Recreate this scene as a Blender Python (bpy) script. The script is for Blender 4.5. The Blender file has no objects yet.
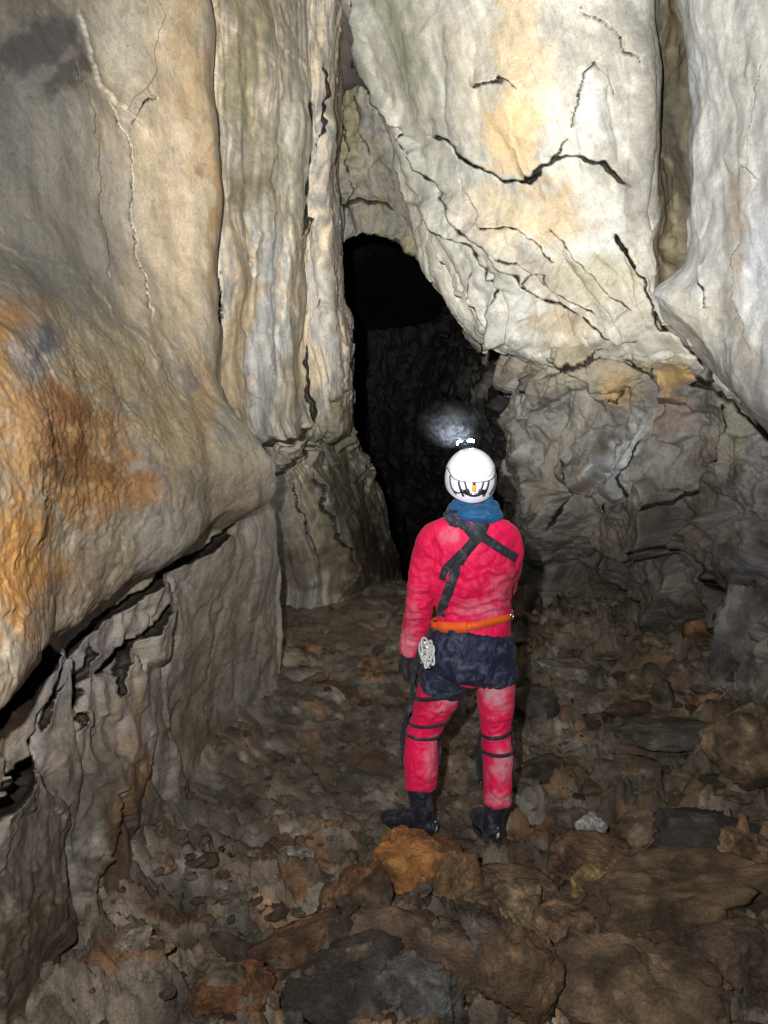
import bpy, bmesh, math, random
import numpy as np
from mathutils import Vector, Matrix
from mathutils.bvhtree import BVHTree

random.seed(7)
RNG = np.random.default_rng(11)
scene = bpy.context.scene
COL = scene.collection
QUAL = 1.0

# ------------------------------------------------------------------ camera
FPX = 739.0
CAM = np.array([0.0, 0.0, 1.9])
PITCH = math.radians(5.0)
FWD = np.array([0, math.cos(PITCH), -math.sin(PITCH)])
UPV = np.array([0, math.sin(PITCH), math.cos(PITCH)])
RGT = np.array([1.0, 0, 0])

def pt(px, py, t):
    """world point seen at photo position (px,py), t metres along the view axis"""
    px = np.asarray(px, float); py = np.asarray(py, float); t = np.asarray(t, float)
    a = ((px - 384) / FPX * t)[..., None] * RGT
    b = ((512 - py) / FPX * t)[..., None] * UPV
    return CAM + t[..., None] * FWD + a + b

def atY(px, py, Y):
    dy = (512 - py) / FPX
    t = Y / (FWD[1] + dy * UPV[1])
    return pt(px, py, t)

def proj(P):
    d = P - CAM
    t = np.maximum(d @ FWD, 0.05)
    return 384 + (d @ RGT) / t * FPX, 512 - (d @ UPV) / t * FPX, t

cam_d = bpy.data.cameras.new('camera')
cam = bpy.data.objects.new('camera', cam_d); COL.objects.link(cam)
cam_d.sensor_fit = 'VERTICAL'; cam_d.sensor_height = 36.0
cam_d.lens = 36.0 * FPX / 1024.0
cam_d.clip_end = 200; cam_d.clip_start = 0.02
cam.location = CAM; cam.rotation_euler = (math.radians(90) - PITCH, 0, 0)
scene.camera = cam

# ------------------------------------------------------------------ noise
def _hash(ix, iy, iz, seed):
    h = (ix.astype(np.int64) * 374761393 + iy.astype(np.int64) * 668265263 + iz.astype(np.int64) * 2147483647 + seed * 974634777) & 0xFFFFFFFF
    h = ((h ^ (h >> 13)) * 1274126177) & 0xFFFFFFFF
    h = ((h ^ (h >> 16)) * 2246822519) & 0xFFFFFFFF
    return h ^ (h >> 15)

_G = RNG.normal(size=(256, 3)); _G /= np.linalg.norm(_G, axis=1)[:, None]
_G = _G.astype(np.float32)

def perlin(P, seed=0): return chunked(_perlin, P, seed)
def _perlin(P, seed=0):
    P = np.asarray(P, np.float32)
    i = np.floor(P); f = P - i
    ii = i.astype(np.int64)
    u = f * f * f * (f * (f * 6 - 15) + 10)
    out = np.zeros(len(P), np.float32)
    for dx in (0, 1):
        wx = u[:, 0] if dx else 1 - u[:, 0]
        for dy in (0, 1):
            wy = u[:, 1] if dy else 1 - u[:, 1]
            for dz in (0, 1):
                wz = u[:, 2] if dz else 1 - u[:, 2]
                g = _G[_hash(ii[:, 0] + dx, ii[:, 1] + dy, ii[:, 2] + dz, seed) & 255]
                d = g[:, 0] * (f[:, 0] - dx) + g[:, 1] * (f[:, 1] - dy) + g[:, 2] * (f[:, 2] - dz)
                out += wx * wy * wz * d
    return out * 1.6

from concurrent.futures import ThreadPoolExecutor
_POOL = ThreadPoolExecutor(4)
def chunked(fn, P, *a):
    n = len(P)
    if n < 40000: return fn(P, *a)
    k = max(8, n // 40000); cuts = [n * i // k for i in range(k + 1)]
    rs = list(_POOL.map(lambda i: fn(P[cuts[i]:cuts[i + 1]], *a), range(k)))
    if isinstance(rs[0], tuple): return tuple(np.concatenate(x) for x in zip(*rs))
    return np.concatenate(rs)

def fbm(P, sc=1.0, octv=4, gain=.5, seed=0, ridge=False):
    P = np.asarray(P, np.float32) * sc
    a = 1.0; tot = np.zeros(len(P), np.float32)
    for o in range(octv):
        n = perlin(P, seed + o * 17)
        if ridge: n = 1 - 2 * np.abs(n)
        tot += a * n; a *= gain; P = P * 2.03 + 7.1
    return tot

def worley(P, seed=0): return chunked(_worley, P, seed)
def _worley(P, seed=0, jit=.9):
    """F1, F2, cell hash (0..1 x3), tilt term"""
    P = np.asarray(P, np.float32)
    i = np.floor(P).astype(np.int64); n = len(P)
    f1 = np.full(n, 9e9, np.float32); f2 = f1.copy()
    c = np.zeros((n, 3), np.float32); r = np.zeros((n, 3), np.float32)
    for dx in (-1, 0, 1):
        for dy in (-1, 0, 1):
            for dz in (-1, 0, 1):
                cx, cy, cz = i[:, 0] + dx, i[:, 1] + dy, i[:, 2] + dz
                h = _hash(cx, cy, cz, seed)
                o = np.stack([(h & 1023) / 1023., ((h >> 10) & 1023) / 1023., ((h >> 20) & 1023) / 1023.], 1).astype(np.float32)
                q = np.stack([cx, cy, cz], 1).astype(np.float32) + .5 + (o - .5) * jit
                d = ((q - P) ** 2).sum(1)
                m = d < f1
                f2 = np.where(m, f1, np.minimum(f2, d))
                f1 = np.where(m, d, f1)
                c[m] = q[m]; r[m] = o[m]
    return np.sqrt(f1), np.sqrt(f2), r, P - c

def plates(P, sc, seed=0, warp=.35):
    """broken facets: each cell a tilted plane with steps at its borders"""
    Q = np.asarray(P, np.float32) * np.asarray(sc, np.float32)
    w = np.stack([fbm(Q, 1.1, 3, .5, seed + 3), fbm(Q, 1.1, 3, .5, seed + 5), fbm(Q, 1.1, 3, .5, seed + 9)], 1)
    f1, f2, r, d = worley(Q + w * warp, seed)
    h = (r[:, 0] - .5) + ((r - .5) * d).sum(1) * 2.2
    e = np.clip((f2 - f1) / .12, 0, 1)
    return h * (.35 + .65 * e) - .25 * (1 - e), e, r

def sstep(a, b, x):
    t = np.clip((x - a) / (b - a), 0, 1)
    return t * t * (3 - 2 * t)

# ------------------------------------------------------------------ object helpers
def tag(o, label=None, cat=None, group=None, kind=None):
    if label: o['label'] = label
    if cat: o['category'] = cat
    if group: o['group'] = group
    if kind: o['kind'] = kind
    return o

def empty(name, loc):
    o = bpy.data.objects.new(name, None); COL.objects.link(o); o.location = [float(v) for v in loc]
    o.empty_display_size = .1
    return o

def link(name, me, mat=None, parent=None, smooth=True):
    o = bpy.data.objects.new(name, me); COL.objects.link(o)
    if mat: me.materials.clear(); me.materials.append(mat)
    if smooth and len(me.polygons): me.polygons.foreach_set('use_smooth', [True] * len(me.polygons))
    if parent is not None:
        o.parent = parent
        p = parent; off = Vector((0, 0, 0))
        while p is not None: off += p.location; p = p.parent
        me.transform(Matrix.Translation(-off))     # verts were given in world space
    me.update()
    return o

def mesh_from(V, F, name='m'):
    me = bpy.data.meshes.new(name)
    V = np.asarray(V, np.float32)
    F = [tuple(int(i) for i in f) for f in F] if not isinstance(F, np.ndarray) else F
    if isinstance(F, np.ndarray):
        n, k = F.shape
        me.vertices.add(len(V)); me.vertices.foreach_set('co', V.ravel())
        me.loops.add(n * k); me.loops.foreach_set('vertex_index', F.ravel().astype(np.int32))
        me.polygons.add(n); me.polygons.foreach_set('loop_start', np.arange(0, n * k, k, dtype=np.int32))
        me.update(calc_edges=True); me.validate()
    else:
        me.from_pydata([tuple(map(float, v)) for v in V], [], F)
    return me

def set_col(me, C, name='Col'):
    a = me.color_attributes.new(name, 'FLOAT_COLOR', 'POINT')
    A = np.ones((len(me.vertices), 4), np.float32); A[:, :3] = C
    a.data.foreach_set('color', A.ravel())

def grid_faces(nu, nv, closed=False):
    i = np.arange(nu * nv).reshape(nv, nu)
    if closed: i = np.concatenate([i, i[:, :1]], 1)
    return np.stack([i[:-1, :-1].ravel(), i[1:, :-1].ravel(), i[1:, 1:].ravel(), i[:-1, 1:].ravel()], 1)

def hermite(K, knots, q):
    """interpolate K (n,...) given at knots, at q, cubic hermite"""
    n = len(knots)
    d = (K[1:] - K[:-1]) / (knots[1:] - knots[:-1]).reshape((-1,) + (1,) * (K.ndim - 1))
    m = np.zeros_like(K); m[0] = d[0]; m[-1] = d[-1]
    h = knots[1:] - knots[:-1]
    for i in range(1, n - 1):
        m[i] = (d[i - 1] * h[i] + d[i] * h[i - 1]) / (h[i] + h[i - 1])
        # keep sharp turns tight
        lim = 2.2 * np.minimum(np.abs(d[i - 1]), np.abs(d[i])) + .15 * np.maximum(np.abs(d[i - 1]), np.abs(d[i]))
        m[i] = np.clip(m[i], -lim, lim)
    j = np.clip(np.searchsorted(knots, q, side='right') - 1, 0, n - 2)
    hh = (knots[j + 1] - knots[j]); t = (q - knots[j]) / hh
    sh = (-1,) + (1,) * (K.ndim - 1)
    t = t.reshape(sh); hh = hh.reshape(sh)
    return ((2 * t**3 - 3 * t**2 + 1) * K[j] + (t**3 - 2 * t**2 + t) * hh * m[j]
            + (-2 * t**3 + 3 * t**2) * K[j + 1] + (t**3 - t**2) * hh * m[j + 1])

def poly_field(px, py, pts):
    """signed distance (px units), along-parameter 0..1 to a polyline"""
    pts = np.asarray(pts, float)
    L = np.r_[0, np.cumsum(np.linalg.norm(np.diff(pts, axis=0), axis=1))]
    best = np.full(px.shape, 1e9); sg = np.ones(px.shape); al = np.zeros(px.shape)
    for k in range(len(pts) - 1):
        a, b = pts[k], pts[k + 1]; ab = b - a; l2 = ab @ ab
        s = np.clip(((px - a[0]) * ab[0] + (py - a[1]) * ab[1]) / l2, 0, 1)
        dx = px - a[0] - s * ab[0]; dy = py - a[1] - s * ab[1]
        d = np.hypot(dx, dy); m = d < best
        best = np.where(m, d, best)
        sg = np.where(m, np.sign(ab[0] * (py - a[1]) - ab[1] * (px - a[0])), sg)
        al = np.where(m, (L[k] + s * math.sqrt(l2)) / L[-1], al)
    return best * sg, al

CW, CD = .85, 1.8
def apply_cracks(px, py, h, cracks, seed=0):
    """each crack: (points, half width px, depth m, lip m, reach px). The lip stands
    proud on the left-hand side of the line's direction of travel as drawn (sg<0)."""
    P = np.stack([px * .045, py * .045, np.full(px.shape, seed * 3.1)], 1)
    jx = fbm(P, 1, 3, .6, 101 + seed) * 3.6; jy = fbm(P, 1, 3, .6, 131 + seed) * 3.6
    fine = fbm(P * 1.3, 1, 2, .5, 77)
    groove = np.zeros(len(h)); gd = np.zeros(len(h))
    for c in cracks:
        pts, w, d, lip, reach = c[:5]
        a = np.asarray(pts, float); R = max(reach * 3, w * 3) + 12
        m = (px > a[:, 0].min() - R) & (px < a[:, 0].max() + R) & (py > a[:, 1].min() - R) & (py < a[:, 1].max() + R)
        idx = np.nonzero(m)[0]
        if not len(idx): continue
        s, al = poly_field(px[idx] + jx[idx], py[idx] + jy[idx], pts)
        T = sstep(0, .12, al) * sstep(1, .88, al)
        ww = w * CW * np.clip(1 + .25 * fine[idx], .7, 1.3) * (.35 + .65 * T)
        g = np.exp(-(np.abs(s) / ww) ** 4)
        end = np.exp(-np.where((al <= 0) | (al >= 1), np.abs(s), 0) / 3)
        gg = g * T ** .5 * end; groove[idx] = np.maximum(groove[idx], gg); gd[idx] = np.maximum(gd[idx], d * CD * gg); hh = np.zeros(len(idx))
        if lip:
            side = sstep(.3 * w + .8, -.3 * w - .8, s)      # 1 where s<0
            hh = hh + lip * side * np.exp(-np.abs(s) / reach) * T - .25 * lip * (1 - side) * np.exp(-np.abs(s) / reach * 1.4) * T
        h[idx] += hh
    return h, groove, gd

def ribs(px, py, L, seed=0):
    """rounded drapes of flowstone: (points, half width px, height m)"""
    P = np.stack([px * .03, py * .03, np.full(px.shape, seed * 2.1)], 1)
    jx = fbm(P, 1, 3, .5, 151 + seed) * 4; jy = fbm(P, 1, 3, .5, 161 + seed) * 4
    h = np.zeros(len(px))
    for pts, w, a in L:
        q = np.asarray(pts, float); R = w * 2 + 10
        idx = np.nonzero((px > q[:, 0].min() - R) & (px < q[:, 0].max() + R) & (py > q[:, 1].min() - R) & (py < q[:, 1].max() + R))[0]
        if not len(idx): continue
        s, al = poly_field(px[idx] + jx[idx], py[idx] + jy[idx], pts)
        T = sstep(0, .15, al) * sstep(1, .9, al)
        h[idx] = np.maximum(h[idx], a * np.sqrt(np.clip(1 - (s / w) ** 2, 0, 1)) * T)
    return h

def blobs(px, py, C, bl, seed=0, jit=14):
    """bl: (x, y, rx, ry, angle deg, colour, strength) stains, veins and painted-in shade"""
    P = np.stack([px * .02, py * .02, np.full(px.shape, seed * 1.7)], 1)
    jx = fbm(P, 1, 5, .6, 11 + seed) * jit; jy = fbm(P, 1, 5, .6, 23 + seed) * jit
    n = fbm(P * 3, 1, 4, .6, 5 + seed)
    for (x, y, rx, ry, ang, c, st) in bl:
        a = math.radians(ang); X = px + jx - x; Y = py + jy - y
        u = (X * math.cos(a) + Y * math.sin(a)) / rx; v = (-X * math.sin(a) + Y * math.cos(a)) / ry
        k = sstep(1.15, .45, np.sqrt(u * u + v * v) + .28 * n) * st
        C = C * (1 - k[:, None]) + np.asarray(c, np.float32) * k[:, None]
    return C

def rock_surface(name, rows, step, disp, colour, mat, cracks=(), label=None, flipsign=False):
    """loft through a grid of control points, displace along the normal into real relief"""
    K = np.array([[list(pt(*c)) for c in r] for r in rows])          # nv,nu,3
    A = np.array([[c[:2] for c in r] for r in rows], float)
    T = np.array([[c[2] for c in r] for r in rows], float)
    # knot spacing: mean projected or metric distance
    dv = np.maximum(np.linalg.norm(np.diff(A, axis=0), axis=2).mean(1), np.abs(np.diff(T, axis=0)).mean(1) * 120)
    du = np.maximum(np.linalg.norm(np.diff(A, axis=1), axis=2).mean(0), np.abs(np.diff(T, axis=1)).mean(0) * 120)
    kv = np.r_[0, np.cumsum(np.maximum(dv, 4))]; ku = np.r_[0, np.cumsum(np.maximum(du, 4))]
    nv = int(kv[-1] / step * QUAL); nu = int(ku[-1] / step * QUAL)
    S = hermite(K, kv, np.linspace(0, kv[-1], nv))
    S = hermite(np.swapaxes(S, 0, 1), ku, np.linspace(0, ku[-1], nu))  # nu,nv,3
    S = np.swapaxes(S, 0, 1)
    # metric flow coords
    U = np.zeros((nv, nu)); V = np.zeros((nv, nu))
    U[:, 1:] = np.cumsum(np.linalg.norm(np.diff(S, axis=1), axis=2), 1)
    V[1:, :] = np.cumsum(np.linalg.norm(np.diff(S, axis=0), axis=2), 0)
    U -= U.mean(1)[:, None] * .5
    def normals(S):
        gu = np.gradient(S, axis=1); gv = np.gradient(S, axis=0)
        N = np.cross(gu, gv); N /= (np.linalg.norm(N, axis=2)[..., None] + 1e-9)
        return N
    N = normals(S)
    # orient by the middle towards the camera
    if ((CAM - S) * N).sum(2).mean() < 0: N = -N; flip = True
    else: flip = False
    P = S.reshape(-1, 3); Nf = N.reshape(-1, 3)
    px, py, tt = proj(P)
    ctx = dict(P=P, px=px, py=py, t=tt, u=U.ravel(), v=V.ravel())
    h = disp(ctx)
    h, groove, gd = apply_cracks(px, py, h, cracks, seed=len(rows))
    into = P - CAM; into /= np.linalg.norm(into, axis=1)[:, None]
    into = into - Nf * .05; into /= np.linalg.norm(into, axis=1)[:, None]
    P2 = P + Nf * h[:, None] + into * gd[:, None]
    ctx['h'] = h
    F = grid_faces(nu, nv)
    if not flip: F = F[:, ::-1]
    # face orientation toward camera
    a, b, c = P2[F[:, 0]], P2[F[:, 1]], P2[F[:, 2]]
    fn = np.cross(b - a, c - a)
    if (fn * (CAM - a)).sum(1).mean() < 0: F = F[:, ::-1]
    me = mesh_from(P2, np.ascontiguousarray(F), name)
    C = colour(ctx)
    k = sstep(.06, .3, groove * (gd > .02))[:, None]; C = C * (1 - k) + np.array([.03, .025, .018]) * k     # near-black painted into the grooves as the shade of deep cracks
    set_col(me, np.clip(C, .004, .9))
    uv = me.uv_layers.new(name='flow')
    li = np.zeros(len(me.loops), np.int32); me.loops.foreach_get('vertex_index', li)
    uv.data.foreach_set('uv', np.stack([U.ravel()[li], V.ravel()[li]], 1).astype(np.float32).ravel())
    o = link(name, me, mat)
    tag(o, label, kind='structure')
    return o
# ------------------------------------------------------------------ materials
def N(nt, typ, **kw):
    n = nt.nodes.new(typ)
    for k, v in kw.items():
        if k in n.inputs: n.inputs[k].default_value = v
        else: setattr(n, k, v)
    return n

def new_mat(name):
    m = bpy.data.materials.new(name); m.use_nodes = True
    nt = m.node_tree; nt.nodes.clear()
    out = N(nt, 'ShaderNodeOutputMaterial'); b = N(nt, 'ShaderNodeBsdfPrincipled')
    nt.links.new(b.outputs[0], out.inputs[0])
    return m, nt, b, out

def mulc(nt, a, b, fac=1.0, mode='MULTIPLY'):
    x = N(nt, 'ShaderNodeMix', data_type='RGBA', blend_type=mode)
    x.inputs[0].default_value = fac
    nt.links.new(a, x.inputs[6]); nt.links.new(b, x.inputs[7])
    return x.outputs[2]

def ramp(nt, src, stops):
    r = N(nt, 'ShaderNodeValToRGB'); e = r.color_ramp.elements
    while len(e) > 1: e.remove(e[-1])
    e[0].position = stops[0][0]; e[0].color = (*stops[0][1], 1) if len(stops[0][1]) == 3 else stops[0][1]
    for p, c in stops[1:]:
        k = e.new(p); k.color = (*c, 1)
    nt.links.new(src, r.inputs[0]); return r.outputs[0]

def g3(v): return (v, v, v)

def rock_mat(name, rough=(.5, .8), bump=.5, streak=.35, speck=.5, scale=1.0, use_attr=True, base=(.3, .25, .2), uvflow=True, rand=False, spec=.4):
    m, nt, b, out = new_mat(name)
    tc = N(nt, 'ShaderNodeTexCoord')
    L = nt.links.new
    co = tc.outputs['Object']
    if use_attr:
        at = N(nt, 'ShaderNodeAttribute', attribute_name='Col'); c = at.outputs['Color']
    else:
        rgb = N(nt, 'ShaderNodeRGB'); rgb.outputs[0].default_value = (*base, 1); c = rgb.outputs[0]
    if rand:
        oi = N(nt, 'ShaderNodeObjectInfo')
        rr = ramp(nt, oi.outputs['Random'], [(0, (.62, .55, .5)), (.3, (1.0, .85, .72)), (.55, (.8, .8, .82)), (.8, (1.25, .98, .75)), (1, (1.1, 1.08, 1.05))])
        c = mulc(nt, c, rr)
        ad = N(nt, 'ShaderNodeVectorMath', operation='ADD'); L(co, ad.inputs[0])
        sc = N(nt, 'ShaderNodeVectorMath', operation='SCALE'); L(oi.outputs['Location'], sc.inputs[0]); sc.inputs['Scale'].default_value = 3.7
        L(sc.outputs[0], ad.inputs[1]); co = ad.outputs[0]
    # mid mottling
    n1 = N(nt, 'ShaderNodeTexNoise', Scale=9 * scale, Detail=12, Roughness=.72, Distortion=.6); L(co, n1.inputs['Vector'])
    c = mulc(nt, c, ramp(nt, n1.outputs['Fac'], [(.3, g3(.7)), (.5, g3(.98)), (.72, g3(1.28))]))
    # fine grain
    n2 = N(nt, 'ShaderNodeTexNoise', Scale=75 * scale, Detail=8, Roughness=.75); L(co, n2.inputs['Vector'])
    c = mulc(nt, c, ramp(nt, n2.outputs['Fac'], [(.33, g3(.66)), (.5, g3(1.0)), (.7, g3(1.3))]), .7)
    # dark speckles of dirt
    n3 = N(nt, 'ShaderNodeTexNoise', Scale=28 * scale, Detail=9, Roughness=.7, Distortion=1.2); L(co, n3.inputs['Vector'])
    c = mulc(nt, c, ramp(nt, n3.outputs['Fac'], [(.36, (.45, .38, .3)), (.43, g3(1.0))]), speck)
    if uvflow:
        mp = N(nt, 'ShaderNodeMapping'); mp.inputs['Scale'].default_value = (7, .5, 1); L(tc.outputs['UV'], mp.inputs['Vector'])
        n4 = N(nt, 'ShaderNodeTexNoise', Scale=1.0, Detail=7, Roughness=.68, Distortion=1.4); L(mp.outputs[0], n4.inputs['Vector'])
        s4 = ramp(nt, n4.outputs['Fac'], [(.32, (.66, .64, .58)), (.45, (.92, .93, .95)), (.56, (1.06, 1.03, .96)), (.68, (1.2, 1.2, 1.18))])
        c = mulc(nt, c, s4, streak)
    L(c, b.inputs['Base Color'])
    mr = N(nt, 'ShaderNodeMapRange'); mr.inputs['To Min'].default_value = rough[0]; mr.inputs['To Max'].default_value = rough[1]
    mr.inputs['From Min'].default_value = .35; mr.inputs['From Max'].default_value = .65
    L(n1.outputs['Fac'], mr.inputs['Value']); L(mr.outputs[0], b.inputs['Roughness'])
    b.inputs['Specular IOR Level'].default_value = spec
    # bump: grain + pits
    n5 = N(nt, 'ShaderNodeTexNoise', Scale=60 * scale, Detail=14, Roughness=.68, Distortion=.5); L(co, n5.inputs['Vector'])
    vo = N(nt, 'ShaderNodeTexVoronoi', feature='DISTANCE_TO_EDGE', Scale=26 * scale); 
    wv = N(nt, 'ShaderNodeVectorMath', operation='MULTIPLY_ADD'); L(n1.outputs['Color'], wv.inputs[0]); wv.inputs[1].default_value = (.25, .25, .25); L(co, wv.inputs[2])
    L(wv.outputs[0], vo.inputs['Vector'])
    cr = ramp(nt, vo.outputs['Distance'], [(0, g3(0)), (.05, g3(.8)), (.2, g3(1))])
    bp0 = N(nt, 'ShaderNodeBump', Strength=bump * .35, Distance=.006); L(cr, bp0.inputs['Height'])
    bp = N(nt, 'ShaderNodeBump', Strength=bump, Distance=.02); L(n5.outputs['Fac'], bp.inputs['Height']); L(bp0.outputs[0], bp.inputs['Normal'])
    L(bp.outputs[0], b.inputs['Normal'])
    return m

M_WALL = rock_mat('limestone_wall', (.5, .85), .26, .5, .55)
M_SLAB = rock_mat('pale_flowstone', (.5, .8), .15, .7, .35)
M_DARK = rock_mat('dark_wall', (.4, .8), .5, .35, .6)
M_FLOOR = rock_mat('muddy_floor', (.32, .7), .95, 0, .6, uvflow=False, scale=1.3, spec=.4)
M_STONE = rock_mat('rubble_stone', (.34, .75), .9, 0, .55, uvflow=False, rand=True, scale=1.3, spec=.4)
M_ROCK = rock_mat('boulder_stone', (.34, .75), 1.0, 0, .6, uvflow=False, scale=1.2, spec=.4)
# ------------------------------------------------------------------ colours (linear albedo)
TAN = np.array([.40, .345, .26]); GREY = np.array([.27, .255, .225]); CREAM = np.array([.50, .46, .37])
ORANGE = np.array([.40, .20, .055]); RUST = np.array([.26, .11, .035]); DGREY = np.array([.12, .112, .10])
BLUE = np.array([.33, .34, .34]); OLIVE = np.array([.24, .215, .13]); BROWN = np.array([.17, .12, .075]); WHITE = np.array([.52, .52, .50])
PURP = np.array([.19, .175, .18]); MUD = np.array([.075, .055, .036])

def mixn(ctx, cols, sc=1.3, seed=0, stretch=(1, 1, .45)):
    P = ctx['P'] * np.array(stretch)
    n = fbm(P, sc, 5, .6, seed); n2 = fbm(P + 9, sc * 1.7, 5, .6, seed + 40)
    a = sstep(-.35, .35, n)[:, None]; b = sstep(0, .55, n2)[:, None]
    C = cols[0] * (1 - a) + cols[1] * a
    if len(cols) > 2: C = C * (1 - b * .6) + cols[2] * b * .6
    return C

def streaks(ctx, C, fu=14, fv=.5, amt=.25, seed=3, col=None):
    """mineral streaks that follow the flow of the stone"""
    w = fbm(ctx['P'], 1.5, 3, .5, seed + 60) * .12
    Q = np.stack([(ctx['u'] + w) * fu, ctx['v'] * fv, np.zeros(len(w))], 1)
    n = fbm(Q, 1, 4, .62, seed)
    k = sstep(.12, .55, n) * amt
    k2 = sstep(-.12, -.55, n) * amt
    C = C * (1 - k[:, None]) + (np.array([.12, .095, .06]) if col is None else col) * k[:, None]
    return C * (1 + .55 * k2[:, None])

# ------------------------------------------------------------------ A: left wall
LW = [
 [(-330,-330,2.4),(-120,-280,2.9),(40,-250,3.5),(115,-250,4.0),(160,-250,4.4),(190,-250,4.75),(186,-250,5.8)],
 [(-330,0,1.9),(-90,0,2.65),(40,0,3.3),(100,10,3.75),(155,5,4.15),(200,0,4.6),(194,0,5.7)],
 [(-330,150,1.6),(-90,140,2.4),(40,130,3.1),(105,140,3.75),(160,150,4.1),(214,150,4.5),(206,150,5.6)],
 [(-330,250,1.35),(-90,250,2.1),(40,262,2.85),(110,285,3.5),(165,290,4.0),(218,290,4.45),(210,290,5.5)],
 [(-330,380,1.15),(-90,360,1.72),(40,345,2.35),(115,370,2.95),(172,375,3.65),(217,372,4.3),(208,372,5.4)],
 [(-330,540,1.05),(-90,490,1.55),(40,460,2.12),(120,450,2.70),(190,440,3.35),(251,447,4.1),(240,446,5.3)],
 [(-330,830,1.12),(-90,705,1.62),(30,630,2.10),(105,572,2.62),(190,518,3.28),(264,480,4.12),(252,474,5.3)],
 [(-330,860,1.18),(-90,738,1.66),(28,662,2.16),(104,598,2.70),(190,540,3.36),(266,493,4.2),(255,490,5.3)],
 [(-330,868,1.45),(-90,744,1.95),(29,668,2.50),(105,604,3.06),(190,546,3.74),(262,497,4.6),(255,494,5.3)],
 [(-330,905,1.40),(-90,790,1.92),(34,712,2.46),(110,645,3.04),(190,582,3.74),(264,520,4.55),(255,519,5.4)],
 [(-330,1010,1.25),(-80,900,1.82),(50,800,2.42),(130,735,3.08),(205,650,3.95),(271,600,4.72),(262,600,5.5)],
 [(-330,1250,1.2),(-60,1090,1.78),(75,965,2.46),(148,862,3.12),(220,770,4.08),(279,705,4.93),(268,705,5.7)],
 [(-330,1700,1.2),(-40,1380,1.78),(95,1170,2.46),(168,1010,3.15),(232,880,4.1),(284,800,4.93),(272,800,5.7)],
]
LCR = [
 # (points, half width px, depth m, lip m, reach px)
 ([(72,60),(80,100),(88,150),(93,190),(98,240),(103,283)], 1.2, .06, -.02, 16),
 ([(78,0),(88,45),(96,88),(104,96),(118,112),(130,100),(148,85),(157,55),(160,20),(158,-10)], .8, .006, .018, 16),
 ([(104,96),(112,130),(121,160),(124,190),(130,235),(138,285),(152,330)], .7, .012, .004, 12),
 ([(124,128),(136,110),(152,100)], 1.2, .03, .02, 10),
 ([(-20,232),(30,262),(72,280),(100,300),(128,330),(165,372),(200,425)], .8, .004, .006, 22),
 ([(110,300),(135,345),(165,395),(196,440),(215,470)], .7, .004, -.008, 18),
 ([(55,325),(90,372),(140,410),(165,440),(178,470)], .8, .004, -.008, 20),
 # strata below the lip
 
 
 ([(232,522),(200,552),(165,572),(130,598),(100,622),(70,660)], 2.6, .12, .05, 18),
 ([(50,640),(45,665),(30,690),(8,715),(-30,770)], 5.5, .2, .05, 20),
 ([(60,660),(52,700),(46,735),(48,752)], 3.0, .12, -.04, 14),
 ([(70,640),(62,690),(56,730)], 1.8, .06, .03, 12),
 ([(50,752),(28,775),(8,800),(-30,830)], 6.0, .25, .05, 18),
 ([(100,640),(92,680),(86,730)], 1.8, .06, .03, 10),
 ([(168,600),(150,622),(138,640),(124,660),(110,672)], 2.2, .10, .03, 12),
 
 ([(136,640),(128,672),(121,700)], 1.8, .08, .02, 10),
 
 
 
 
 ([(60,960),(100,900),(120,840),(124,780)], 1.2, .02, .04, 22),
]
def lw_disp(c):
    P, px, py = c['P'], c['px'], c['py']
    w = fbm(P, .9, 3, .5, 5)
    lip = 662 - (px - 28) * (662 - 493) / (266 - 28)            # height of the ledge in the picture
    low = sstep(-8, 14, py - lip)
    up = sstep(330, 210, py - .35 * px)                                   # smooth flowstone above
    bul = (1 - low) * (1 - up)
    Q = np.stack([(c['u'] + .1 * w) * 5, c['v'] * .7, P[:, 2] * .1], 1)
    flut = fbm(Q, 1, 3, .5, 9)
    pl, e, _ = plates(P, (3.2, 2.4, 1.5), 3)
    pl2, _, _ = plates(P @ np.array([[.8, -.4, .5], [.3, .9, .3], [-.5, -.1, .85]]), (6, 5, 9), 8)
    h = w * .07 + up * flut * .003
    h += bul * (fbm(P, 2.0, 3, .45, 2) * .04 + pl2 * .005 + fbm(P, 18, 3, .6, 12, True) * .0028 + flut * .003)
    h += up * (fbm(P, 4, 3, .42, 2) * .008 + fbm(P, 28, 3, .6, 4) * .0008)
    rt = sstep(130, 200, px)
    h += low * (pl * .07 * (1 - .6 * rt) + pl2 * .010 * (1 - .7 * rt) + fbm(P, 4, 4, .5, 6) * .016 + fbm(P, 30, 3, .6, 12) * .0015)
    # rough crumbly patch on the bulge
    r = sstep(1.1, .4, np.hypot((px - 70) / 95, (py - 420) / 120) + .3 * w)
    h += r * (fbm(P, 14, 4, .65, 31, True) * .0035 + fbm(P, 40, 3, .6, 32) * .003)
    return h
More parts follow.
